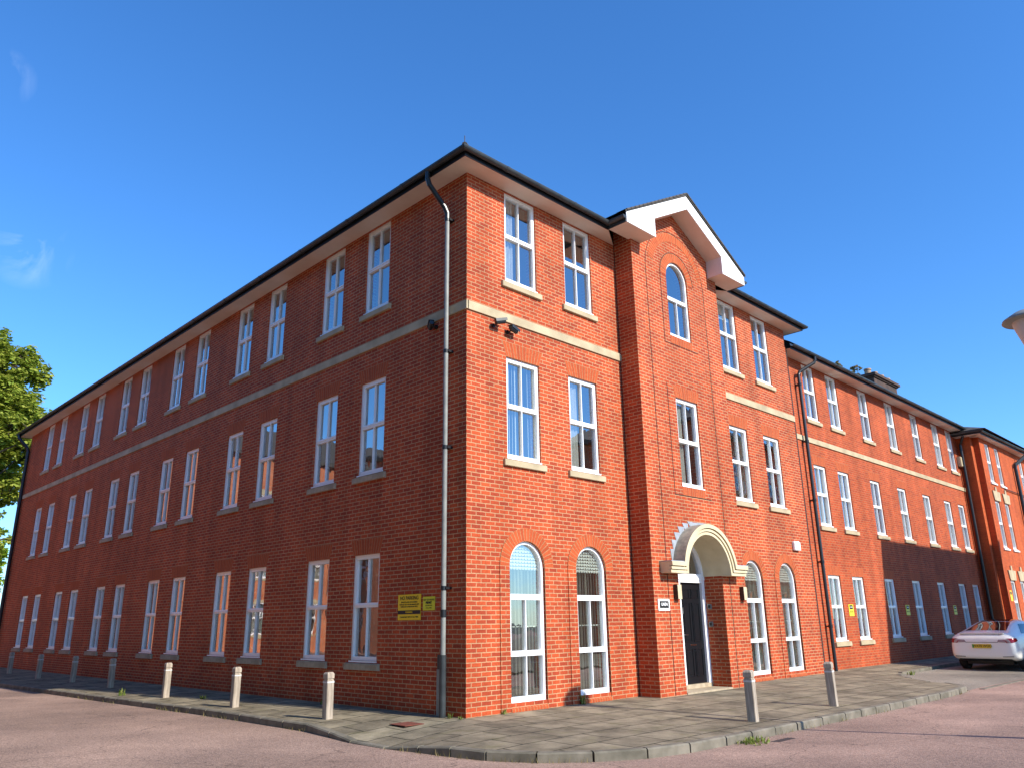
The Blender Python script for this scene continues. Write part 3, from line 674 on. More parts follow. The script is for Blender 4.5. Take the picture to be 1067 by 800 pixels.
for x, s in ((xl - .07, -1), (xr + .07, 1)):
    g2 = MB()
    prof = [(.066 * math.cos(t), .075 * math.sin(t)) for t in [PI + PI * k / 8 for k in range(9)]]
    for p, q in zip(prof, prof[1:]): g2.face([(x + p[0], -.43, zg + .125 + p[1]), (x + p[0], yf - .03, zg + .125 + p[1]), (x + q[0], yf - .03, zg + .125 + q[1]), (x + q[0], -.43, zg + .125 + q[1])])
    g2.face([(x + p[0], yf - .03, zg + .125 + p[1]) for p in prof])
    g2.box((x - s * .07, -.43, zg - .012), (x - s * .05, yf - .0, zg + .12))
    g2.obj('bay_gutter', ['gutter'], B)
# roofs
def hip(mb, x0, y0, x1, y1, z, pitch):
    w = min(x1 - x0, y1 - y0) / 2; h = w * math.tan(R(pitch))
    if y1 - y0 > x1 - x0: r0, r1 = (x0 + w, y0 + w, z + h), (x0 + w, y1 - w, z + h)
    else: r0, r1 = (x0 + w, y0 + w, z + h), (x1 - w, y0 + w, z + h)
    a, b, c, d = (x0, y0, z), (x1, y0, z), (x1, y1, z), (x0, y1, z)
    if y1 - y0 > x1 - x0: mb.face([a, b, r0]); mb.face([b, c, r1, r0]); mb.face([c, d, r1]); mb.face([d, a, r0, r1])
    else: mb.face([a, b, r1, r0]); mb.face([b, c, r1]); mb.face([c, d, r0, r1]); mb.face([d, a, r0])
mb = MB(); ro = .47
hip(mb, -ro, -ro, 10 + ro, 30 + ro, 10.04, 32); hip(mb, 2, -ro + .01, 12.93 + ro, 10 + ro, 10.035, 32)
rt = 11.56; mb.face([(xl - .06, yf - .05, 10.13), (6.4, yf - .05, rt), (6.4, 4, rt), (xl - .06, 4, 10.13)]); mb.face([(xr + .06, yf - .05, 10.13), (6.4, yf - .05, rt), (6.4, 4, rt), (xr + .06, 4, 10.13)])
for sx in (xl - .06, xr + .06):
    mb.face([(sx, yf - .05, 10.13), (6.4, yf - .05, rt), (6.4, yf - .05, rt - .05), (sx, yf - .05, 10.08)])
mb.tube([(-.5, -.5, 10.02), (-.3, -.3, 10.16)], [.055, .07], 8); mb.tube([(-.47, -.47, 10.05), (-.47, -.47, 10.24)], .008, 5)
mb.obj('roof', ['slate'], B)
# scalloped tile edge on the gable verge
vt = MB()
for sgn in (-1, 1):
    for k in range(16):
        t = (k + .5) / 16; x = 6.4 + sgn * 2.56 * t; z = rt - (rt - 10.13) * t
        c_, s2 = math.cos(math.atan2(rt - 10.13, 2.6)), math.sin(math.atan2(rt - 10.13, 2.6)) * -sgn
        d = Vector((c_, 0, s2)); n = Vector((-s2, 0, c_)); p = Vector((x, yf - .07, z))
        q = [p - d * .085 - n * .01, p + d * .085 - n * .004, p + d * .085 + n * .022, p - d * .085 + n * .03]
        for yy in (0, .3):
            vt.face([(v.x, v.y + yy, v.z) for v in q])
        vt.face([(q[3].x, q[3].y, q[3].z), (q[2].x, q[2].y, q[2].z), (q[2].x, q[2].y + .3, q[2].z), (q[3].x, q[3].y + .3, q[3].z)])
        vt.face([(q[0].x, q[0].y, q[0].z), (q[1].x, q[1].y, q[1].z), (q[1].x, q[1].y + .3, q[1].z), (q[0].x, q[0].y + .3, q[0].z)])
vt.obj('verge_tiles', ['slate'], B)
# windows of the main building
rw = random.Random(5)
for i, y in enumerate(LW):
    x = -(y + .89)
    window(B, TLw, -PI / 2, x, .80, .89, 1.955, 'sash', 'louvre', 'stone_grey', head=(.30, .11))
    window(B, TLw, -PI / 2, x, 4.355, .89, 1.945, 'sash', rw.choice(('louvre', 'louvre', 'curtain', 'roller')), 'stone_grey', head=(.30, .11))
    window(B, TLw, -PI / 2, x, 7.89, .89, 1.965, 'sash', rw.choice(('roller', 'curtain', None)), 'stone')
for i, x in enumerate(RWX):
    window(B, TR, 0, x, .14, RW, 2.715, 'arch', 'ground')
    window(B, TR, 0, x, 4.355, RW, 1.945, 'sash', ('louvre', 'curtain', 'louvre', 'louvre')[i], 'stone', head=(.30, .11))
    window(B, TR, 0, x, 7.89, RW, 1.965, 'sash', ('curtain', None, 'roller', None)[i], 'stone')
window(B, TB, 0, 5.935, 4.30, .9, 2.03, 'sash', 'curtain'); window(B, TB, 0, 5.93, 7.84, .9, 1.98, 'arch_small', None)
# entrance: door, side light, fanlight
dr = MB(); yd = .04
def pan(mb, x0, z0, x1, z1, y):          # raised moulding of a door panel
    t = .016
    for a, b in (((x0, z0), (x1, z0 + t)), ((x0, z1 - t), (x1, z1)), ((x0, z0), (x0 + t, z1)), ((x1 - t, z0), (x1, z1))): mb.box((a[0], y - .012, a[1]), (b[0], y + .01, b[1]))
    mb.box((x0 + .05, y - .008, z0 + .05), (x1 - .05, y + .01, z1 - .05))
dx0, dx1 = 6.27, 7.13
dr.box((dx0, yd, .115), (dx1, yd + .045, 2.235))
mxd = (dx0 + dx1) / 2
for a, b in ((dx0 + .10, mxd - .04), (mxd + .04, dx1 - .10)):
    pan(dr, a, 1.9, b, 2.1, yd); pan(dr, a, .98, b, 1.8, yd); pan(dr, a, .26, b, .83, yd)
door = dr.obj('front_door', ['door'], B)
hd = MB(); hd.box((dx0 + .035, yd - .012, .98), (dx0 + .075, yd + .002, 1.2)); hd.tube([(dx0 + .055, yd - .01, 1.13), (dx0 + .055, yd - .05, 1.13), (dx0 + .18, yd - .055, 1.13)], .009, 8)
hd.tube([(dx0 + .06, yd - .008, 1.55), (dx0 + .06, yd - .04, 1.57), (dx0 + .05, yd - .045, 1.70)], .009, 8); hd.obj('door_handle', ['chrome'], door)
lt = MB(); lt.box((mxd - .12, yd - .008, .90), (mxd + .12, yd + .002, .925)); lt.obj('letter_plate', ['chrome'], door)
fr = MB()
fr.box((dx1, -.02, .0), (7.248, .1, 2.24)); fr.box((5.502, -.02, .0), (5.6, .1, 2.24)); fr.box((6.19, -.02, .0), (dx0, .1, 2.24))
fr.box((5.502, -.022, 2.24), (7.248, .1, 2.30)); fr.box((5.502, -.035, 2.30), (7.248, .1, 2.378))
fr.box((5.6, -.01, .12), (6.19, .08, .2)); fr.box((5.6, -.01, 1.12), (6.19, .08, 1.2))
o = [(5.502, 2.38), (7.248, 2.38)] + arc(6.375, 2.38, .872, 0, PI, 20); i_ = [(5.59, 2.43), (7.16, 2.43)] + arc(6.375, 2.43, .785, 0, PI, 20)
ring_poly(o, i_, fr, -.02, .1); fr.obj('door_frame', ['upvc'], B)
g = MB(); g.face([(p[0], .05, p[1]) for p in i_]); g.face([(5.6, .04, .2), (6.19, .04, .2), (6.19, .04, 2.24), (5.6, .04, 2.24)]); g.obj('fanlight', ['glass'], B)
bk = MB(); bk.box((5.45, .33, 0), (7.3, .36, 3.3)); bk.obj('dark_backing', ['dark'], B)  # dark colour stands in for the unlit hall behind the door glass
st = MB(); st.box((5.5, -.52, -.2), (7.25, .1, .03)); st.box((6.0, -.03, .03), (7.25, .08, .11)); st.obj('door_step', ['stone_grey'], B)
# canopy: moulded impost-arch-impost swept along the opening
prof = [(.85, -.5), (.85, -.755), (.905, -.755), (.905, -.715), (.922, -.715), (.922, -.78), (.975, -.78), (.975, -.73), (.992, -.73), (.992, -.81), (1.075, -.81), (1.075, -.5)]
ccx, ccz, base = 6.38, 2.37, .85; NA = 32
def path(r):
    z = ccz + (r - base); dz = z - ccz; a0 = math.asin(min(1, dz / r)); xo = r * math.cos(a0)
    ex = (r - base) * 0 
    L = [(4.86 + (1.075 - r) * .12, z)] + [(ccx + r * math.cos(PI - a0 - (PI - 2 * a0) * k / NA), ccz + r * math.sin(PI - a0 - (PI - 2 * a0) * k / NA)) for k in range(NA + 1)] + [(7.90 - (1.075 - r) * .12, z)]
    return L
cn = MB(); roof_c = MB()
paths = [path(r) for r, _ in prof]
for i in range(len(prof) - 1):
    (r0, ya), (r1, yb) = prof[i], prof[i + 1]
    tgt = roof_c if i == len(prof) - 2 else cn
    for k in range(NA + 2):
        p, q, p2, q2 = paths[i][k], paths[i][k + 1], paths[i + 1][k], paths[i + 1][k + 1]
        tgt.face([(p[0], ya, p[1]), (q[0], ya, q[1]), (q2[0], yb, q2[1]), (p2[0], yb, p2[1])])
for e in (0, -1): cn.face([(paths[i][e][0], prof[i][1], paths[i][e][1]) for i in range(len(prof))])
can = cn.obj('entrance_canopy', ['cream'], B); roof_c.obj('canopy_roof', ['canopy_top'], can)
sf = MB()      # plastered intrados between the wall face and the fanlight
L = arc(6.375, 2.38, .868, 0, PI, 24)
for p, q in zip(L, L[1:]): sf.face([(p[0], -.52, p[1]), (q[0], -.52, q[1]), (q[0], .0, q[1]), (p[0], .0, p[1])])
sf.obj('arch_lining', ['cream'], can)
fl = MB()      # stepped lead flashing on the wall round the canopy
for k in range(1, 15):
    a = PI * k / 15.0; a2 = PI * (k + 1) / 15.0
    r = 1.07; p, q = (ccx + r * math.cos(a), ccz + r * math.sin(a)), (ccx + r * math.cos(a2), ccz + r * math.sin(a2))
    if max(p[1], q[1]) < 2.66: continue
    top = max(p[1], q[1]) + .075; sx = -1 if (p[0] + q[0]) / 2 < ccx else 1
    ox = (min(p[0], q[0]) - .06) if sx < 0 else (max(p[0], q[0]) + .06)
    inn = ccx + .9 * math.cos((a + a2) / 2)
    y = -.508 - .001 * (k % 3)
    lo = min(p[1], q[1])
    fl.prism([(ox, top), (inn, top), (p[0] * .6 + q[0] * .4 - sx * .05, lo), ((p[0] + q[0]) / 2 + sx * .05, lo)], y, -.498)
fl.box((4.85, -.80, 2.596), (5.44, -.5, 2.612)); fl.box((7.33, -.80, 2.596), (7.91, -.5, 2.612))
fl.prism([(6.05, 3.50), (6.75, 3.50), (6.67, 3.41), (6.12, 3.41)], -.512, -.499)
fl.obj('lead_flashing', ['lead'], can)
# signs, wall lights, boxes: fixed to the walls but things of their own
def text(s, size, parent, m, loc, rot, bold=0, sx=1):
    cu = bpy.data.curves.new('lettering', 'FONT'); cu.body = s; cu.size = size; cu.extrude = .0008; cu.align_x = 'CENTER'; cu.align_y = 'CENTER'; cu.offset = bold
    t = bpy.data.objects.new('lettering', cu); C.objects.link(t); dg = bpy.context.evaluated_depsgraph_get()
    me = bpy.data.meshes.new_from_object(t.evaluated_get(dg)); bpy.data.objects.remove(t); me.materials.clear(); me.materials.append(M[m])
    o = bpy.data.objects.new('lettering', me); C.objects.link(o); o.parent = parent; o.location = loc; o.rotation_euler = rot; o.scale = (sx, 1, 1); return o
RT = (PI / 2, 0, 0)           # text standing in local xz, read from -y
t = thing('parking_sign', 'large yellow no parking sign with a black band on the shaded brick wall', 'sign', (-.012, 1.525, 1.735), -PI / 2)
MB().box((-.33, 0, -.22), (.33, .008, .22)).obj('sign_plate', ['yellow'], t)
MB().box((-.327, -.003, -.12), (.327, -.0005, -.055)).obj('black_band', ['black'], t)
text('NO PARKING', .088, t, 'black', (0, -.002, .155), RT, .0015, 1.0)
for s, z, sz in (('PRIVATE LAND AUTHORISED', .085, .036), ('VEHICLES ONLY WITHIN MARKED BAYS', .045, .032), ('TERMS AND CONDITIONS APPLY', .008, .034), ('CHARGES MAY APPLY AT ALL TIMES', -.17, .033)):
    text(s, sz, t, 'black', (0, -.002, z), RT, .0004)
text('WARNING', .042, t, 'yellow', (0, -.005, -.087), RT, .0008)
t = thing('notice_sign', 'small lime yellow notice beside the large no parking sign', 'sign', (-.012, .968, 1.785), -PI / 2)
MB().box((-.165, 0, -.115), (.165, .006, .115)).obj('sign_plate', ['yellow2'], t)
text('OUT OF HOURS', .042, t, 'black', (0, -.002, .06), RT, .0006); text('PERMIT', .05, t, 'black', (0, -.002, .012), RT, .003)
text('HOLDERS ONLY', .026, t, 'black', (0, -.002, -.035), RT, 0); text('AT ALL TIMES', .026, t, 'black', (0, -.002, -.075), RT, 0)
t = thing('name_plaque', 'white framed dark name plaque on the brick beside the entrance door', 'sign', (4.89, -.512, 1.74))
mb = MB(); mb.box((-.2, -.008, -.115), (.2, .01, .115)); mb.obj('plaque_frame', ['white'], t, merge=True, bevel=.004)
MB().box((-.155, -.014, -.06), (.155, -.009, .075)).obj('plaque_panel', ['black'], t); text('UAEN', .085, t, 'white', (0, -.0155, .01), RT, .002)
def wall_light(x, lab):
    t = thing('wall_light', lab, 'wall light', (x, -.5, 2.0), 0, 'lanterns flanking the entrance')
    MB().prism([(-.10, 0), (.10, 0), (.085, -.09), (-.085, -.09)][::-1], -.155, .15, ax=2).obj('light_body', ['black_metal'], t, merge=True, bevel=.006)
    MB().box((-.075, -.094, -.14), (.075, -.09, .135)).obj('light_diffuser', ['cream'], t)
    return t
def wall_light(x, lab):
    t = thing('wall_light', lab, 'wall light', (x, -.5, 2.0), 0, 'lanterns flanking the entrance')
    MB().box((-.075, -.10, -.15), (.075, -.0, .15)).obj('light_body', ['black_metal'], t, merge=True, bevel=.004)
    MB().box((-.07, -.108, -.145), (.07, -.1005, .145)).obj('light_diffuser', ['cream'], t, merge=True, bevel=.003)
wall_light(5.36, 'black and cream box light on the brick left of the black door')
wall_light(8.03, 'black and cream box light on the brick right of the entrance arch')
t = thing('alarm_box', 'white plastic alarm box on the wall above the rightmost arched windows', 'alarm box', (12.03, -.003, 3.33))
MB().prism([(-.17, -.12), (.17, -.12), (.17, .1), (.13, .13), (-.13, .13), (-.17, .1)], -.085, 0).obj('cover', ['white'], t, merge=True, bevel=.015)
MB().lathe([(0, 0), (.014, 0), (.014, .006), (0, .006)]).xf(Matrix.Translation((0, -.088, .08)) @ Matrix.Rotation(PI / 2, 4, 'X')).obj('strobe', ['black'], t)
t = thing('floodlight_box', 'cream square box high on the lower wing beside the far corner', 'wall box', (29.4, .296, 7.95))
MB().box((-.2, -.16, -.22), (.2, 0, .22)).obj('cover', ['stone'], t, merge=True, bevel=.02)
for z, lab in ((1.72, 'upper grey keypad on the shaded brick of the doorway side'), (1.34, 'lower grey intercom on the shaded brick of the doorway side')):
    t = thing('entry_panel', lab, 'intercom', (7.248, -.12, z), 0, 'entry panels in the doorway')
    MB().box((-.03, -.05, -.055), (0, .05, .055)).obj('panel_body', ['grey_pipe'], t, merge=True, bevel=.005); MB().box((-.034, -.03, -.03), (-.0305, .03, .035)).obj('key_plate', ['black'], t)
# security cameras
def cctv(loc, rz, lab, aim=.5, tilt=-.35):
    t = thing('security_camera', lab, 'security camera', loc, rz, 'security cameras under the string course')
    MB().lathe([(0, 0), (.05, 0), (.05, .035), (.0, .035)]).xf(Matrix.Rotation(PI / 2, 4, 'X')).obj('mount', ['black_metal'], t, merge=True)
    MB().tube([(0, -.03, 0), (0, -.13, .0), (0, -.16, .03)], .02, 8).obj('bracket', ['black_metal'], t)
    q = Matrix.Translation((0, -.17, .05)) @ Matrix.Rotation(aim, 4, 'Z') @ Matrix.Rotation(tilt, 4, 'Y')
    b = MB(); b.prism([(.07 * math.cos(a) * .8, .06 * math.sin(a)) for a in [2 * PI * k / 12 for k in range(12)]], -.06, .19, ax=0); b.xf(q).obj('camera_body', ['black_metal'], t, merge=True, bevel=.004); t.scale = (.8, .8, .8)
    s = MB(); s.box((-.07, -.075, .055), (.235, .075, .07)); s.box((-.07, -.075, .0), (.235, -.068, .055)); s.xf(q).obj('sunshield', ['gutter'], t)
    l = MB(); l.lathe([(0, 0), (.035, 0), (.035, .02), (0, .02)]).xf(q @ Matrix.Translation((.19, 0, 0)) @ Matrix.Rotation(PI / 2, 4, 'Y')).obj('lens', ['black'], t)
cctv((.66, -.004, 6.83), 0, 'left one of two small black cameras on the sunny wall near the corner', -.3, -.25)
cctv((1.03, -.004, 6.79), 0, 'right one of two small cameras on the sunny wall, just above the first floor window', .15, .2)
cctv((-.004, .86, 6.87), -PI / 2, 'small black camera on the shaded wall beside the corner downpipe', 2.6, .3)

# downpipes
def pipe(name, lab, pts, r, mats, split=None, parent=None, grp='downpipes on the facades'):
    t = thing(name, lab, 'drainpipe', (0, 0, 0), 0, grp)
    return t
t = thing('downpipe', 'grey downpipe with black joints near the building corner on the shaded side', 'drainpipe', (-.12, .44, 0), 0, 'rainwater downpipes')
lx = lambda y, z, x=0: (x, y - .44, z)
MB().tube([(-.375, .16, 9.93), (-.375, .16, 9.78), (-.34, .145, 9.66), (-.05, .02, 9.22), (0, 0, 9.1), (0, 0, 8.98)], .052, 12).obj('swan_neck', ['black_metal'], t, smooth=False)
MB().tube([(0, 0, .95), (0, 0, 9.0)], .042, 14).obj('pipe', ['grey_pipe'], t)
for z in (2.02, 4.45, 6.25, 8.96): MB().tube([(0, 0, z - .035), (0, 0, z + .035)], .05, 14).box((-.005, -.07, z - .02), (.12, .07, z + .02)).obj('bracket', ['black_metal'], t)
MB().tube([(0, 0, 1.55), (0, 0, 1.67)], .052, 14).obj('coupling', ['black_metal'], t)
MB().tube([(0, 0, -.02), (0, 0, .95)], .056, 14).obj('shoe', ['gutter'], t)
t = thing('downpipe', 'black downpipe at the joint between the corner building and the lower wing', 'drainpipe', (13.98, .16, 0), 0, 'rainwater downpipes')
MB().tube([(.52, -.36, 9.36), (.52, -.36, 9.22), (.48, -.33, 9.14), (.05, -.02, 8.82), (0, 0, 8.72), (0, 0, 8.4), (0, 0, -.02)], .05, 12).obj('pipe', ['black_metal'], t)
for z in (1.2, 3.0, 4.8, 6.6, 8.4): MB().tube([(0, 0, z - .04), (0, 0, z + .04)], .062, 12).box((-.06, 0, z - .02), (.06, .14, z + .02)).obj('bracket', ['black_metal'], t)
t = thing('downpipe', 'black downpipe at the far left end of the shaded wall by the trees', 'drainpipe', (-.1, 29.86, 0), 0, 'rainwater downpipes')
MB().tube([(-.38, .3, 9.92), (-.38, .25, 9.75), (-.05, .02, 9.3), (0, 0, 9.15), (0, 0, -.02)], .075, 10).obj('pipe', ['black_metal'], t)
t = thing('cable_duct', 'short grey conduit standing against the shaded wall beside the corner downpipe', 'conduit', (-.04, .60, 0))
MB().box((-.035, -.045, -.02), (.035, .045, .95)).obj('duct', ['gutter'], t, merge=True, bevel=.004); MB().box((-.04, -.05, -.02), (-.036, .05, .72)).obj('duct_cover', ['grey_pipe'], t)

# ============================================================ LOWER WING
W = thing('brick_wing', 'long lower red brick wing right of the corner building with three rows of paired windows', 'building')
TW = TL(0, .3, 0); holes = []; WX = [(14.55, 15.39), (16.27, 17.12), (18.87, 19.71), (21.36, 22.2), (23.96, 24.8), (26.44, 27.28), (28.2, 29.04)]
mb = MB(); sw = MB()
for a, b in WX:
    holes += [rect_hole(a, .79, b - a, 1.86), rect_hole(a, 4.13, b - a, 1.86), rect_hole(a, 7.47, b - a, 1.79)]
facade([(12.93, -.3), (30.1, -.3), (30.1, 9.28), (12.93, 9.28)], holes, .3, TW, mb)
mb.face([(12.95, 9.5, -.3), (30.1, 9.5, -.3), (30.1, 9.5, 9.28), (12.95, 9.5, 9.28)])
for x_ in (12.945, 30.1): mb.face([(x_, .3, -.3), (x_, 9.5, -.3), (x_, 9.5, 9.28), (x_, .3, 9.28)])
mb.obj('brick_wall', ['brick_wing'], W)
mb = MB()
for z in (-.1, 3.2, 6.55, 9.29): mb.box((13.1, .65, z), (30, 9.3, z + .14))
mb.box((13.1, 4, .05), (30, 4.1, 9.28))
for x in (17.9, 22.9, 25.5): mb.box((x, .65, .05), (x + .1, 4, 9.28))
mb.obj('interior_partitions', ['inner'], W)
MB().box((13.02, .265, 6.65), (29.95, .32, 6.805)).obj('string_course', ['stone'], W)
eaves(W, [((12.96, .3), (29.6, .3), (0, -1), 0, 0)], 9.28, .45)
mb = MB(); mb.face([(12.9, -.19, 9.47), (30, -.19, 9.47), (30, 5, 12.6), (12.9, 5, 12.6)]); mb.face([(12.9, 10.1, 9.47), (30, 10.1, 9.47), (30, 5, 12.6), (12.9, 5, 12.6)]); mb.obj('roof', ['slate'], W)
for i, (a, b) in enumerate(WX):
    for z, h in ((.79, 1.86), (4.13, 1.86), (7.47, 1.79)):
        window(W, TW, 0, a, z, b - a, h, 'sash', ('louvre', 'louvre', 'curtain', 'louvre')[(i + int(z)) % 4] if z < 7 else ('curtain', 'louvre')[i % 2], 'stone', head=(.28, .1) if z < 7 else None)
for (x, lab) in ((15.87, 'lime yellow notice on the sunny brick of the lower wing'), (20.53, 'first lime yellow notice inside the shadow on the lower wing'), (25.5, 'second lime yellow notice inside the shadow, farther along the lower wing')):
    t = thing('notice_sign', lab, 'sign', (x, .292, 1.64), 0, 'notices on the lower wing')
    MB().box((-.17, 0, -.17), (.17, .006, .17)).obj('sign_plate', ['yellow2'], t); MB().box((-.11, -.003, .03), (.11, -.0005, .15)).obj('sign_panel', ['black'], t)
    text('PARKING', .04, t, 'white', (0, -.0045, .09), RT, .001); text('PERMIT ONLY', .04, t, 'black', (0, -.002, -.05), RT, .0006)

# ============================================================ FAR BLOCK
F = thing('far_terrace', 'far orange brick terrace with pale keystoned windows and projecting corner, beyond the lower wing', 'building')
mb = MB(); TF = TL(0, -.5, 0)
FX = [(30.75, 31.45), (32.25, 32.95), (36.3, 37.0), (38.3, 39.0), (41.5, 42.2), (43.2, 43.9)]
holes = []
for a, b in FX: holes += [rect_hole(a, 1.0, b - a, 1.85), rect_hole(a, 4.25, b - a, 2.05), rect_hole(a, 7.15, b - a, 1.75)]
facade([(30.0, -.3), (52, -.3), (52, 9.05), (30.0, 9.05)], holes, .25, TF, mb)
mb.face([(29.62, -.25, -.3), (30.0, -.25, -.3), (30.0, -.25, 9.05), (29.62, -.25, 9.05)]); mb.face([(29.62, -.25, -.3), (29.62, 8, -.3), (29.62, 8, 9.05), (29.62, -.25, 9.05)]); mb.face([(30.0, -.5, -.3), (30.0, -.25, -.3), (30.0, -.25, 9.05), (30.0, -.5, 9.05)])
mb.face([(52, -.5, -.3), (52, 8, -.3), (52, 8, 9.05), (52, -.5, 9.05)]); mb.face([(29.62, 8, -.3), (52, 8, -.3), (52, 8, 9.05), (29.62, 8, 9.05)])
mb.obj('brick_wall', ['brick_old'], F)
mb = MB()
for z in (-.1, 3.3, 6.6, 9.06): mb.box((30.1, -.2, z), (51.8, 7.8, z + .1))
mb.box((30.1, 3.4, 0), (51.8, 3.5, 9)); mb.obj('interior_partitions', ['inner'], F)
eaves(F, [((29.62, -.25), (52, -.5), (0, -1), .35, 0), ((29.62, .3), (29.62, -.5), (-1, 0), 0, .4)], 9.05, .55)
mb = MB(); hip(mb, 29.0, -1.08, 52.6, 8.6, 9.22, 21); roofF = mb.obj('roof', ['slate'], F)
ch = MB(); ch.box((29.9, 3.5, 9.6), (32.9, 4.2, 12.78)); ch.box((29.83, 3.43, 12.78), (32.97, 4.27, 12.85)); ch.box((29.75, 3.35, 12.85), (33.05, 4.35, 12.98)); chim = ch.obj('chimney', ['chimney_brick'], roofF)
pot0 = None
for k in range(4):
    if pot0 is None:
        pm = MB(); pm.lathe([(.19, 0), (.16, .05), (.155, .26), (.18, .28), (.18, .35), (.14, .35), (.13, .1)], n=16); pot0 = pm.obj('chimney_pot', ['terracotta'], chim, (30.2, 3.85, 12.98))
    else:
        q = pot0.copy(); C.objects.link(q); q.location = (30.2 + .82 * k, 3.85, 12.98)
for a, b in FX:
    for z, h in ((1.0, 1.85), (4.25, 2.05), (7.15, 1.75)):
        wn = window(F, TF, 0, a, z, b - a, h, 'sash', 'curtain', 'white', .09)
        if z < 7:
            k = MB(); w2 = b - a; k.prism([(-.08, h), (w2 + .08, h), (w2 + .2, h + .42), (w2 * .68, h + .42), (w2 * .62, h + .62), (w2 * .38, h + .62), (w2 * .32, h + .42), (-.2, h + .42)], -.05, .0)
            k.obj('keystone_lintel', ['stone'], wn)
t = thing('notice_sign', 'small yellow sign on the sunny orange brick of the far terrace beside a window', 'sign', (30.4, -.512, 2.2)); MB().box((-.16, 0, -.22), (.16, .006, .22)).obj('sign_plate', ['yellow'], t); MB().box((-.1, -.003, .05), (.1, -.0005, .17)).obj('sign_panel', ['black'], t)
t = thing('downpipe', 'black downpipe on the far orange terrace', 'drainpipe', (35.0, -.62, 0), 0, 'rainwater downpipes'); MB().tube([(.8, -.45, 9.12), (.8, -.4, 8.95), (.05, 0, 8.4), (0, 0, 8.2), (0, 0, 0)], .08, 8).obj('pipe', ['black_metal'], t)
t = thing('downpipe', 'black downpipe in the dark inner corner where the lower wing meets the far terrace', 'drainpipe', (29.46, .12, 0), 0, 'rainwater downpipes'); MB().tube([(-.35, -.3, 9.3), (-.2, -.2, 9.0), (0, 0, 8.7), (0, 0, 0)], .06, 8).obj('pipe', ['black_metal'], t)
t = tag(MB().tube([(29.5, .2, 6.98), (33, -.56, 6.98), (52, -.56, 7.0)], .022, 5).obj('cable', ['black_metal']), 'thin dark cable running across the far orange terrace', 'cable')

# ============================================================ BLOCKS ACROSS THE STREETS (outside the frame: they cast the shade and fill the reflections)
def simple_block(name, lab, x0, y0, x1, y1, h, faces, bm_='brick_far', step=3.4, gable=True):
    b = thing(name, lab, 'building'); mb = MB(); sl = MB()
    sides = {'S': (TL(x0, y0, 0), x1 - x0, 0), 'N': (TL(x1, y1, PI), x1 - x0, PI), 'W': (TL(x0, y1, -PI / 2), y1 - y0, -PI / 2), 'E': (TL(x1, y0, PI / 2), y1 - y0, PI / 2)}
    for k, (T, L, rz) in sides.items():
        hs_ = []
        if k in faces:
            n = int(L / step)
            for i in range(n):
                x = (L - n * step) / 2 + step * i + step / 2 - .5
                for z in range(int(h / 3.2)):
                    hs_.append(rect_hole(x, 1 + 3.2 * z, 1.0, 1.7)); window(b, T, rz, x, 1 + 3.2 * z, 1.0, 1.7, 'sash', 'curtain' if (i + z) % 3 else None, 'stone', head=(.28, .1, 'stone', -.02))
        facade([(0, -.3), (L, -.3), (L, h), (0, h)], hs_, .25, T, mb)
    mb.obj('brick_wall', [bm_], b)
    MB().box((x0 + .4, y0 + .4, 0), (x1 - .4, y1 - .4, h - .1)).obj('interior_partitions', ['inner'], b)
    r_ = MB(); hip(r_, x0 - .3, y0 - .3, x1 + .3, y1 + .3, h, 28); r_.box((x0 - .3, y0 - .3, h - .15), (x1 + .3, y1 + .3, h - .01)); r_.obj('roof', ['slate'], b)
    return b
simple_block('shading_block', 'brick block across the right-hand road that shades the lower wing', 20.5, -17, 30.95, -8.9, 10.0, 'N')
simple_block('opposite_terrace', 'sunlit orange brick terrace across the left-hand street, mirrored in the windows', -40, 34, -7.5, 44, 11.5, 'S')
simple_block('side_terrace', 'brick terrace along the far side of the left-hand street, unseen, enlarged to block sky light', -30, -6, -17.5, 29, 11.0, 'E')  # out of view; moved closer and raised to darken the left wall

# ============================================================ BOLLARDS
def bollard_proto(mat_, lab):
    t = thing('bollard', lab, 'bollard', (0, 0, 0), 0, 'square timber bollards along the pavement')
    w = .066; H = .74
    mb = MB(); mb.box((-w, -w, -.05), (w, w, H - .12)); mb.obj('post', [mat_], t, merge=True, bevel=.006)
    MB().prism([(-w + .012, H - .12), (w - .012, H - .12), (w - .012, H - .1), (-w + .012, H - .1)], -w + .012, w - .012).obj('groove', [mat_], t)
    c = MB(); z0, z1 = H - .10, H
    P = [(-w, -w), (w, -w), (w, w), (-w, w)]; q = .72
    for i in range(4):
        a, b = P[i], P[(i + 1) % 4]
        c.face([(a[0], a[1], z0), (b[0], b[1], z0), (b[0], b[1], z1 - .03), (a[0], a[1], z1 - .03)]); c.face([(a[0], a[1], z1 - .03), (b[0], b[1], z1 - .03), (b[0] * q, b[1] * q, z1), (a[0] * q, a[1] * q, z1)])
    c.face([(p[0] * q, p[1] * q, z1) for p in P]); c.face([(p[0], p[1], z0) for p in P][::-1]); c.obj('cap', [mat_], t)
    MB().box((-w - .002, -w - .002, H - .17), (w + .002, w + .002, H - .145)).obj('reflective_band', ['reflect'], t)
    return t
bl = [((-1.255, 2.044), 'sunlit bollard on the left pavement nearest the corner sign'), ((-1.326, 5.254), 'sunlit bollard on the left pavement, second from the building corner'),
      ((-1.325, 8.595), 'slim sunlit bollard on the left pavement, third from the building corner'), ((-1.10, 12.75), 'shaded bollard on the left pavement, just past the sunlit ones'),
      ((-1.06, 16.0), 'shaded grey bollard on the left pavement, fifth from the corner'), ((-1.15, 19.1), 'shaded grey bollard on the left pavement, sixth from the corner'), ((-1.0, 23.2), 'farthest shaded bollard on the left pavement near the picture edge')]
proto = None
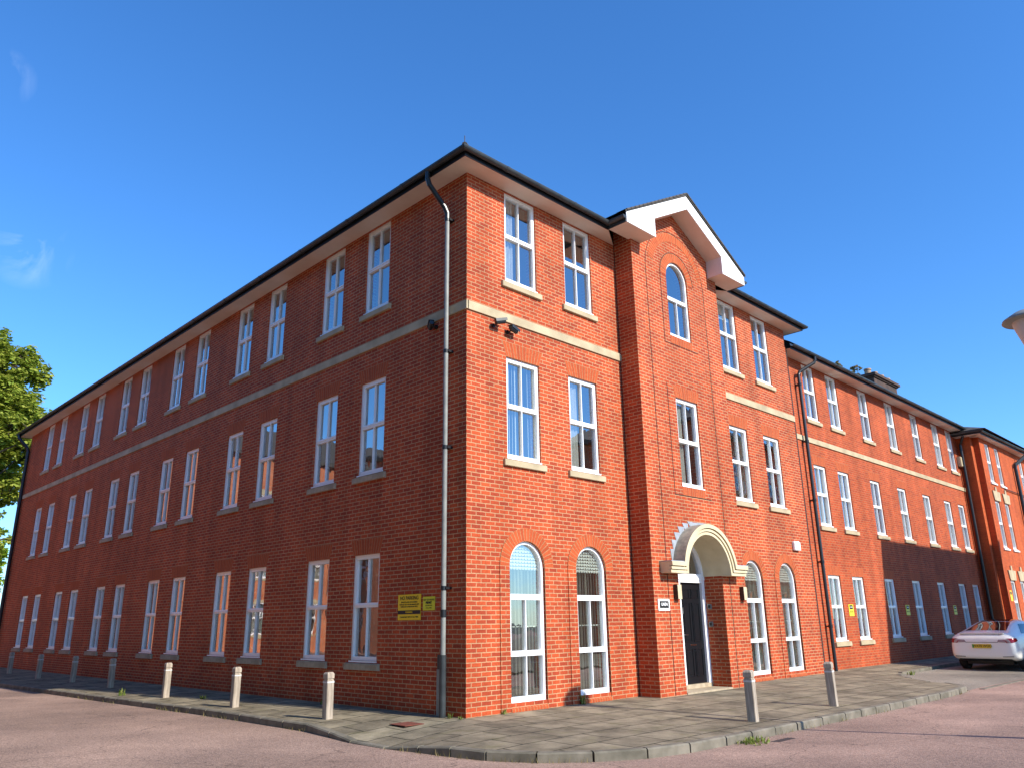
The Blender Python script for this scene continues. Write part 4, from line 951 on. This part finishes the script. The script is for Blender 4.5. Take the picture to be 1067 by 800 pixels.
for (x, y), lab in bl:
    if proto is None: proto = bollard_proto('timber', lab); t = proto
    else: t = dup(proto); t['label'] = lab
    t.location = (x, y, -.045); t.rotation_euler = (R(random.uniform(-1, 1)), R(random.uniform(-1, 1)), R(random.uniform(-4, 4)))
p2 = bollard_proto('timber', 'dark bollard on the right pavement in front of the entrance door'); p2.location = (2.725, -3.5, -.05); p2.rotation_euler = (0, R(-1.2), R(6))
t = dup(p2); t['label'] = 'dark bollard on the right pavement in front of the rightmost arched windows'; t.location = (5.50, -3.515, -.05); t.rotation_euler = (0, R(-2.5), R(8))

# ============================================================ STREET LAMP
lp = (3.71, -7.92, 0)
t = thing('street_lamp', 'street lamp with a flat round cap and tapered grey lantern at the right edge', 'street lamp', lp)
LZ = 5.43
MB().tube([(0, 0, 0), (0, 0, 1.1)], .075, 14).obj('base', ['grey_pipe'], t)
MB().tube([(0, 0, 1.1), (0, 0, LZ - .62)], .042, 14).obj('pole', ['grey_pipe'], t)
mlamp = mat('lantern_bowl', (.55, .53, .50), .5)
MB().lathe([(.05, -.64), (.07, -.6), (.235, -.04), (.24, 0)], (0, 0, LZ), 32).obj('lantern', [mlamp], t, smooth=True)
MB().lathe([(.0, -.005), (.345, -.005), (.36, .01), (.35, .035), (.2, .13), (.06, .17), (0, .175)], (0, 0, LZ), 40).obj('cap', ['grey_pipe'], t, smooth=True)

# ============================================================ CAR (pearl white electric saloon, seen from behind)
def paint(name, col):
    m = mat(name, col, .35, .0, .4); b = m.node_tree.nodes['Principled BSDF']; b.inputs['Coat Weight'].default_value = .45; b.inputs['Coat Roughness'].default_value = .05; return m
M['pearl'] = paint('pearl_white_paint', (.80, .78, .70))
M['tyre'] = mat('tyre', (.015, .015, .015), .8); M['rim'] = mat('alloy', (.35, .35, .36), .3, .9); M['tail'] = mat('tail_lamp', (.25, .012, .015), .12); M['tail_clear'] = mat('tail_lamp_clear', (.34, .26, .25), .1)
car = thing('white_car', 'white electric saloon car parked by the lower wing at the right edge', 'car', (18.35, -2.42, -.135), R(-1.0))
# stations along x (0 = rear bumper): half width, bottom, side crease z, shoulder z, roof half width, roof z
ST = [(0.0, .70, .42, .62, .82, .50, .84), (.03, .82, .36, .60, .89, .58, .93), (.10, .885, .30, .58, .93, .64, 1.01), (.25, .91, .26, .56, .955, .66, 1.07), (.45, .92, .24, .55, .965, .64, 1.10),
      (.9, .925, .22, .55, .98, .60, 1.20), (1.4, .925, .20, .55, .97, .58, 1.33), (1.9, .925, .18, .55, .96, .575, 1.42), (2.4, .925, .18, .55, .95, .575, 1.443), (2.9, .925, .18, .55, .94, .56, 1.40),
      (3.3, .925, .2, .55, .92, .55, 1.26), (3.7, .92, .22, .55, .90, .58, 1.05), (4.1, .90, .24, .54, .85, .62, .93), (4.4, .86, .26, .52, .76, .6, .80), (4.6, .74, .3, .5, .66, .5, .70), (4.68, .55, .36, .48, .60, .35, .62)]
def sect(s):
    x, w, zb, zc, zs, rw_, zt = s
    h = [(0, zb), (w * .82, zb), (w * .96, zb + .07), (w * .995, (zb + zc) / 2), (w, zc), (w * .985, (zc + zs) / 2), (w * .95, zs - .015), (w * .90, zs + (zt - zs) * .12), ((w * .9 + rw_) / 2 + .02, zs + (zt - zs) * .55), (rw_ + .02, zs + (zt - zs) * .88), (rw_ * .8, zt - .008 * (zt > 1.1) - .004), (rw_ * .4, zt), (0, zt + .003)]
    return [(x, y, z) for y, z in h] + [(x, -y, z) for y, z in h[-2:0:-1]]
bm = bmesh.new(); rings = [[bm.verts.new(p) for p in sect(s)] for s in ST]; n = len(rings[0])
for a, b in zip(rings, rings[1:]):
    for k in range(n): bm.faces.new((a[k], a[(k + 1) % n], b[(k + 1) % n], b[k]))
bm.faces.new(rings[0]); bm.faces.new(rings[-1][::-1]); bmesh.ops.recalc_face_normals(bm, faces=bm.faces)
bmesh.ops.subdivide_edges(bm, edges=[e for e in bm.edges if e.verts[0] in rings[0] and e.verts[1] in rings[0]], cuts=0)
me = bpy.data.meshes.new('car_body'); bm.to_mesh(me); bm.free()
tmp = bpy.data.objects.new('tmp', me); C.objects.link(tmp); ss = tmp.modifiers.new('s', 'SUBSURF'); ss.levels = 2; ss.render_levels = 2
# wheel arches cut out
cut = MB()
for wx in (.93, 3.80):
    for sy in (-1, 1): cut.tube([(wx, sy * .66, .33), (wx, sy * 1.1, .33)], .375, 28)
cme = cut.mesh('cut', ['black'], merge=True); cob = bpy.data.objects.new('cut', cme); C.objects.link(cob)
bo = tmp.modifiers.new('b', 'BOOLEAN'); bo.operation = 'DIFFERENCE'; bo.object = cob; bo.solver = 'EXACT'
dg = bpy.context.evaluated_depsgraph_get(); bme = bpy.data.meshes.new_from_object(tmp.evaluated_get(dg)); bpy.data.objects.remove(tmp); bpy.data.objects.remove(cob)
bme.materials.clear(); bme.materials.append(M['pearl'])
for p in bme.polygons: p.use_smooth = True; p.material_index = 0
bme.name = 'car_body'; body = link('body', bme, car)
tree_ = BVHTree.FromPolygons([v.co for v in bme.vertices], [p.vertices for p in bme.polygons])
def patch(name, outline, direction, m, off_=.006, nx=14, ny=8, parent=car):
    """project a quad-mapped outline grid onto the body. outline(u,v)->(a,b): a,b = (y,z) for rear, (x,z) for side"""
    mb = MB(); G = []
    for i in range(nx + 1):
        row = []
        for j_ in range(ny + 1):
            a, b = outline(i / nx, j_ / ny)
            if direction == 'rear': o_, d_ = Vector((-1, a, b)), Vector((1, 0, 0))
            elif direction == 'right': o_, d_ = Vector((a, -2, b)), Vector((0, 1, 0))
            elif direction == 'left': o_, d_ = Vector((a, 2, b)), Vector((0, -1, 0))
            else: o_, d_ = Vector((a, b, 3)), Vector((0, 0, -1))
            h, nn, _, _ = tree_.ray_cast(o_, d_)
            if h is None: row.append(None)
            else:
                if nn.dot(d_) > 0: nn = -nn
                row.append(h + nn * off_)
        G.append(row)
    for i in range(nx):
        for j_ in range(ny):
            q = [G[i][j_], G[i + 1][j_], G[i + 1][j_ + 1], G[i][j_ + 1]]
            if all(v is not None for v in q): mb.face(q)
    return mb.obj(name, [m], parent, smooth=True, merge=True)
def bil(a, b, c, d):
    return lambda u, v: ((a[0] * (1 - u) + b[0] * u) * (1 - v) + (d[0] * (1 - u) + c[0] * u) * v, (a[1] * (1 - u) + b[1] * u) * (1 - v) + (d[1] * (1 - u) + c[1] * u) * v)
patch('rear_window', bil((.56, .56), (.56, -.56), (1.60, -.44), (1.60, .44)), 'top', 'car_glass')
patch('glass_roof', bil((1.68, .43), (1.68, -.43), (2.75, -.46), (2.75, .46)), 'top', 'car_glass')
patch('windscreen', bil((2.85, .52), (2.85, -.52), (3.62, -.60), (3.62, .60)), 'top', 'car_glass')
for s in ('right', 'left'):
    patch('side_window', bil((1.05, 1.03), (3.2, 1.0), (2.6, 1.30), (1.62, 1.29)), s, 'car_glass')
for sy in (1, -1):
    patch('tail_light', bil((sy * .42, .80), (sy * .80, .78), (sy * .80, .885), (sy * .46, .87)), 'rear', 'tail_clear', .008)
    patch('tail_light', (lambda s_: bil((.012, .775), (.30, .84), (.26, .91), (.012, .90)))(sy), 'right' if sy < 0 else 'left', 'tail', .010)
    patch('reflector', bil((sy * .50, .385), (sy * .78, .39), (sy * .78, .41), (sy * .50, .40)), 'rear', 'black', .006, 8, 2)
patch('boot_seam', bil((-.44, .79), (.44, .79), (.44, .803), (-.44, .803)), 'rear', 'black', .005, 10, 1)
patch('diffuser', bil((-.74, .27), (.74, .27), (.70, .335), (-.70, .335)), 'rear', 'black', .012, 14, 3)
ls = MB(); ls.prism([(-.02, -.015), (.10, .0), (.10, .012), (-.035, .012)], -.60, .60, ax=1); ls.obj('spoiler_lip', ['pearl'], car, (.13, 0, 1.045))
npm = MB(); npm.box((-.012, -.26, -.056), (0, .26, .056)); plate = npm.obj('number_plate', [mat('plate_yellow', (.62, .42, .02), .35)], car, (-.028, 0, .69), merge=True, bevel=.004)
MB().box((-.0135, .21, -.05), (-.0125, .255, .05)).obj('plate_strip', [mat('plate_green', (.05, .35, .08), .4)], plate)
text('WX70 WOO', .092, plate, 'black', (-.0135, -.02, 0), (PI / 2, 0, -PI / 2), .0012, .98)
for wx in (.93, 3.80):
    for sy in (-1, 1):
        wl = MB(); wl.lathe([(.20, -.11), (.31, -.11), (.335, -.09), (.338, 0), (.335, .09), (.31, .11), (.20, .11)], n=32); wl.xf(Matrix.Rotation(PI / 2, 4, 'X')); wh = wl.obj('wheel', ['tyre'], car, (wx, sy * .80, .335), smooth=True)
        rm = MB(); rm.lathe([(.0, .07), (.05, .075), (.06, .05), (.19, .055), (.215, .085), (.215, -.08), (.0, -.08)], n=24)
        for k in range(10):
            a = 2 * PI * k / 10; d = Vector((math.cos(a), math.sin(a), 0)); e = Vector((-d.y, d.x, 0)) * .018
            rm.face([d * .05 + e + Vector((0, 0, .078)), d * .05 - e + Vector((0, 0, .078)), d * .205 - e + Vector((0, 0, .088)), d * .205 + e + Vector((0, 0, .088))])
        rm.xf(Matrix.Rotation(PI / 2 * (1 if sy < 0 else -1), 4, 'X')); rm.obj('rim', ['rim'], wh)
MB().box((.5, -.62, .16), (4.3, .62, .3)).obj('underbody', ['black'], car)
for sy in (-1, 1): MB().prism([(3.0, .93), (3.16, .93), (3.14, 1.05), (3.02, 1.06)], sy * .93, sy * 1.10).obj('wing_mirror', ['pearl'], car, merge=True, bevel=.02)
t = thing('dark_car', 'dark car parked beyond the white saloon, only its roof in view', 'car', (26.5, -3.6, -.12), 0)
c2 = body.copy(); C.objects.link(c2); c2.parent = t; c2.data = body.data.copy(); c2.data.materials[0] = paint('dark_paint', (.02, .022, .025)); c2.name = 'body'
for wx in (.93, 3.80):
    for sy in (-1, 1): wl = MB(); wl.lathe([(0, -.11), (.31, -.11), (.335, -.09), (.335, .09), (.31, .11), (0, .11)], n=24); wl.xf(Matrix.Rotation(PI / 2, 4, 'X')); wl.obj('wheel', ['tyre'], t, (wx, sy * .80, .335))

# ============================================================ TREES
def tree(name, lab, cat, base, trunk_h, blobs, leafm, nleaf, lsize, seed, rtrunk=.35, group=None):
    """tapered trunk, limbs into every clump, leaves scattered through the clumps' volumes"""
    rnd = random.Random(seed); t = thing(name, lab, cat, base, 0, group); bx = Vector(base)
    tr = MB(); top = Vector((rnd.uniform(-.3, .3), rnd.uniform(-.3, .3), trunk_h))
    tr.tube([(0, 0, -.2), tuple(top * .35 + Vector((.1, .1, 0))), tuple(top * .7), tuple(top)], [rtrunk * 1.25, rtrunk, rtrunk * .8, rtrunk * .62], 12)
    lf = MB()
    tot = sum(b[3] ** 2 for b in blobs)
    for (x, y, z, r) in blobs:
        c = Vector((x, y, z)); s0 = top * rnd.uniform(.55, 1)
        mid = s0.lerp(c, .5) + Vector((rnd.uniform(-.4, .4), rnd.uniform(-.4, .4), .3 + rnd.uniform(0, .4)))
        rr_ = rtrunk * .3; tr.tube([tuple(s0), tuple(mid), tuple(c)], [rr_, rr_ * .6, rr_ * .25], 6)
        nb = int(5 + r * 5); cl = []
        for k in range(nb):
            d = Vector((rnd.gauss(0, 1), rnd.gauss(0, 1), rnd.gauss(0, .8))).normalized() * r * rnd.uniform(.45, 1.05)
            p = c + d; cl.append(p); tr.tube([tuple(c.lerp(p, .1)), tuple(c.lerp(p, .55) + Vector((0, 0, .1))), tuple(p)], [.045, .03, .012], 4)
        m_ = int(nleaf * r * r / tot); cr = r * .34
        for k in range(m_):
            q = rnd.choice(cl); d = Vector((rnd.gauss(0, 1), rnd.gauss(0, 1), rnd.gauss(0, .7))).normalized() * cr * rnd.random() ** .45
            p = q + d
            nrm = (d.normalized() * .6 + Vector((rnd.gauss(0, .6), rnd.gauss(0, .6), .7 + rnd.random()))).normalized(); a = nrm.orthogonal().normalized(); a = Matrix.Rotation(rnd.uniform(0, 6.28), 3, nrm) @ a; b = nrm.cross(a)
            s = lsize * rnd.uniform(.6, 1.3)
            lf.face([p - a * s, p - b * s * .5 + a * s * .1, p + a * s, p + b * s * .55 + a * s * .05])
    lf.obj('foliage', [leafm], t); tr.obj('trunk', ['bark'], t)
    return t
rb = random.Random(11)
# big tree past the left end of the shaded wall; crown positions relative to its base
base = (-1.3, 41.0, -.1)
bl = []
for k in range(46):
    a = rb.uniform(0, 2 * PI); h = rb.uniform(7.5, 16.6); prof_r = 5.0 * math.sin(PI * min(1, max(.06, (h - 4.0) / 15.5))) ** .6
    rad = prof_r * rb.uniform(.25, 1.0); bl.append((rad * math.cos(a) - .9, rad * math.sin(a), h, rb.uniform(1.0, 1.75)))
bl += [(x_ + rb.uniform(-.3, .3), rb.uniform(-1, 1), z_ + rb.uniform(-.4, .4), rb.uniform(1.0, 1.4)) for x_, z_ in ((1.2, 16.4), (2.4, 15.6), (.6, 15.4), (3.2, 14.4), (1.8, 14.2), (2.6, 12.8), (1.0, 12.6), (.2, 14.3), (3.0, 11.2), (1.6, 10.8), (.4, 11), (2.4, 9.6), (1.2, 9.2), (.6, 8.2), (1.9, 8.4), (.1, 9.6), (2.2, 7.6), (2.9, 8.6), (1.7, 6.6), (3.4, 9.8), (2.4, 6.2), (3.8, 11.2), (3.5, 12.6), (-.4, 12.8), (0, 17), (-1, 15.5))]
tree('broadleaf_tree', 'tall leafy green tree rising behind the far left end of the shaded wall', 'tree', base, 10, bl, 'leaf', 80000, .15, 21, .38)
bl = [(rb.uniform(-2.6, 2.6), rb.uniform(-2.4, 2.4), rb.uniform(2.0, 8.6), rb.uniform(1.0, 1.5)) for k in range(34)]
tree('bush_tree', 'bright yellow-green low tree at the left edge below the tall tree', 'tree', (3.6, 63, -.1), 5, bl, 'leaf_bright', 24000, .17, 5, .2)
bl = []
for k in range(34):
    a = rb.uniform(0, 2 * PI); h = rb.uniform(4.5, 15); rad = 4.5 * rb.uniform(.2, 1.0); bl.append((rad * math.cos(a), rad * math.sin(a), h, rb.uniform(1.2, 1.9)))
tree('broadleaf_tree', 'leafy tree standing in the left-hand street, seen only in the window reflections', 'tree', (-5.6, 52, -.1), 9, bl, 'leaf', 26000, .2, 31, .4)
bl = [(-2.6, 0, 13.2, .7), (-1.2, .3, 14.3, .6), (.1, 0, 13.6, .8), (1.5, 0, 14.6, .55), (2.3, 0, 13.4, .6), (.9, 0, 12.6, .8), (-3.6, 0, 12.6, .7)]
tree('sparse_tree', 'sparse brownish treetop showing over the wing roof beside the chimney', 'tree', (44.6, 10.2, -.1), 13, [(x, y, z + 4.0, r * .8) for x, y, z, r in bl], 'leaf_olive', 520, .15, 8, .2)

bl = [(rb.uniform(-3.4, 3.4), rb.uniform(-3.4, 3.4), rb.uniform(3.6, 13), rb.uniform(1.4, 2.1)) for k in range(30)]  # leafy row added out of view to cut sky light on the left wall
tr0 = tree('sky_blocking_tree', 'unseen added tree blocking sky from the left facade, first of the row, nearest the junction', 'tree', (-14.2, -9.5, -.1), 7, bl, 'leaf', 22000, .22, 77, .32, group='added trees blocking sky from the left facade')
for k, (x, y, lab) in enumerate(((-14.4, -2.0, 'second'), (-14.0, 5.0, 'third'))):
    t = dup(tr0); t.location = (x, y, -.1); t.rotation_euler = (0, 0, 1.3 * k + .7); t['label'] = 'unseen added tree blocking sky from the left facade, %s of the row from the junction' % lab

# ============================================================ SMALL GREENERY AT KERB AND WALL FOOT
def weed_mesh(seed, h, n, spread, m='weed'):
    rnd = random.Random(seed); mb = MB()
    for k in range(n):
        a = rnd.uniform(0, 6.28); b = Vector((rnd.gauss(0, spread), rnd.gauss(0, spread), -.01)); d = Vector((math.cos(a), math.sin(a), 0)); e = Vector((-d.y, d.x, 0)) * rnd.uniform(.003, .008)
        H = h * rnd.uniform(.4, 1.1); bend = H * rnd.uniform(.2, .8)
        p1 = b + d * bend * .35 + Vector((0, 0, H * .6)); p2 = b + d * bend + Vector((0, 0, H))
        mb.face([b - e, b + e, p1 + e * 1.3, p1 - e * 1.3]); mb.face([p1 - e * 1.3, p1 + e * 1.3, p2])
    return mb.mesh('weed', [m])
wd = [weed_mesh(1, .07, 26, .022), weed_mesh(2, .10, 20, .02), weed_mesh(3, .06, 110, .06), weed_mesh(4, .07, 90, .08, 'weed_dry'), weed_mesh(5, .15, 18, .018)]
def weed(k, x, y, z, lab, s=1, sx=1):
    o = link('weed_plant', wd[k], None, (x, y, z), random.uniform(0, 6)); o.scale = (s * sx, s, s); tag(o, lab, 'plant'); return o
weed(2, 1.55, -4.12, -.165, 'lush green weed tuft at the foot of the kerb in front of the dark bollard', 1.6, 1.5)
weed(1, .79, -.05, 0, 'small green weed at the wall foot beside the first arched window', 1)
weed(4, 2.78, -.07, 0, 'tall thin weed growing at the second arched window', 1.6)
weed(1, -.12, .25, 0, 'small yellowish weed at the wall foot between downpipe and corner', .9)
weed(0, -.1, .02, 0, 'tiny weed right at the foot of the building corner', .7)
weed(0, -1.0, 7.4, -.04, 'green weed on the left pavement beside the slim sunlit bollard', 1.6)
weed(1, -1.7, 10.2, -.05, 'green weed on the left kerb in the shade edge', 1.8)
weed(1, -.15, 4.0, 0, 'small weed at the shaded wall foot under the second pair of windows', 1)
weed(0, 15.4, -1.35, -.12, 'small weed at the inner kerb of the parking bay behind the car', 1.8)
kw = MB(); rnd = random.Random(9)       # dry grass all along the kerb joint: uncountable
for i in range(len(P) - 1):
    if P[i][1] > 22: continue
    a, b = Vector(P[i]), Vector(P[i + 1]); nrm = Nn[i]; L = (b - a).length
    dens = 34 if (P[i][1] > .5 and P[i][1] < 12) or (P[i][0] > -1.95 and P[i][0] < .5) else 14
    for k in range(int(L * dens)):
        if math.sin(i * 1.7) + math.sin(i * .63 + 2) < -.1: continue
        p = a.lerp(b, rnd.random()) + nrm * rnd.uniform(.0, .07); an = rnd.uniform(0, 6.28); d = Vector((math.cos(an), math.sin(an), 0)); e = Vector((-d.y, d.x, 0)) * .005; H = rnd.uniform(.02, .10)
        q = Vector((p.x, p.y, RZ)); kw.face([q - e, q + e, q + d * H * .5 + Vector((0, 0, H))])
struct(kw.obj('kerb_grass', ['weed_dry']), 'stuff')
tag(MB().box((-1.05, .2, -.035), (-.68, .6, -.026)).obj('drain_cover', [noisy('rusty_iron', (.22, .06, .035), (.13, .045, .03), 20, .8, .4)]), 'rusty red drain cover set in the slabs near the corner', 'drain cover')
tag(MB().box((1.75, -4.62, -.17), (2.25, -4.28, -.154)).obj('gully_grate', [mat('cast_iron', (.03, .03, .03), .6)]), 'dark gully grate in the road at the kerb by the weeds', 'drain cover')
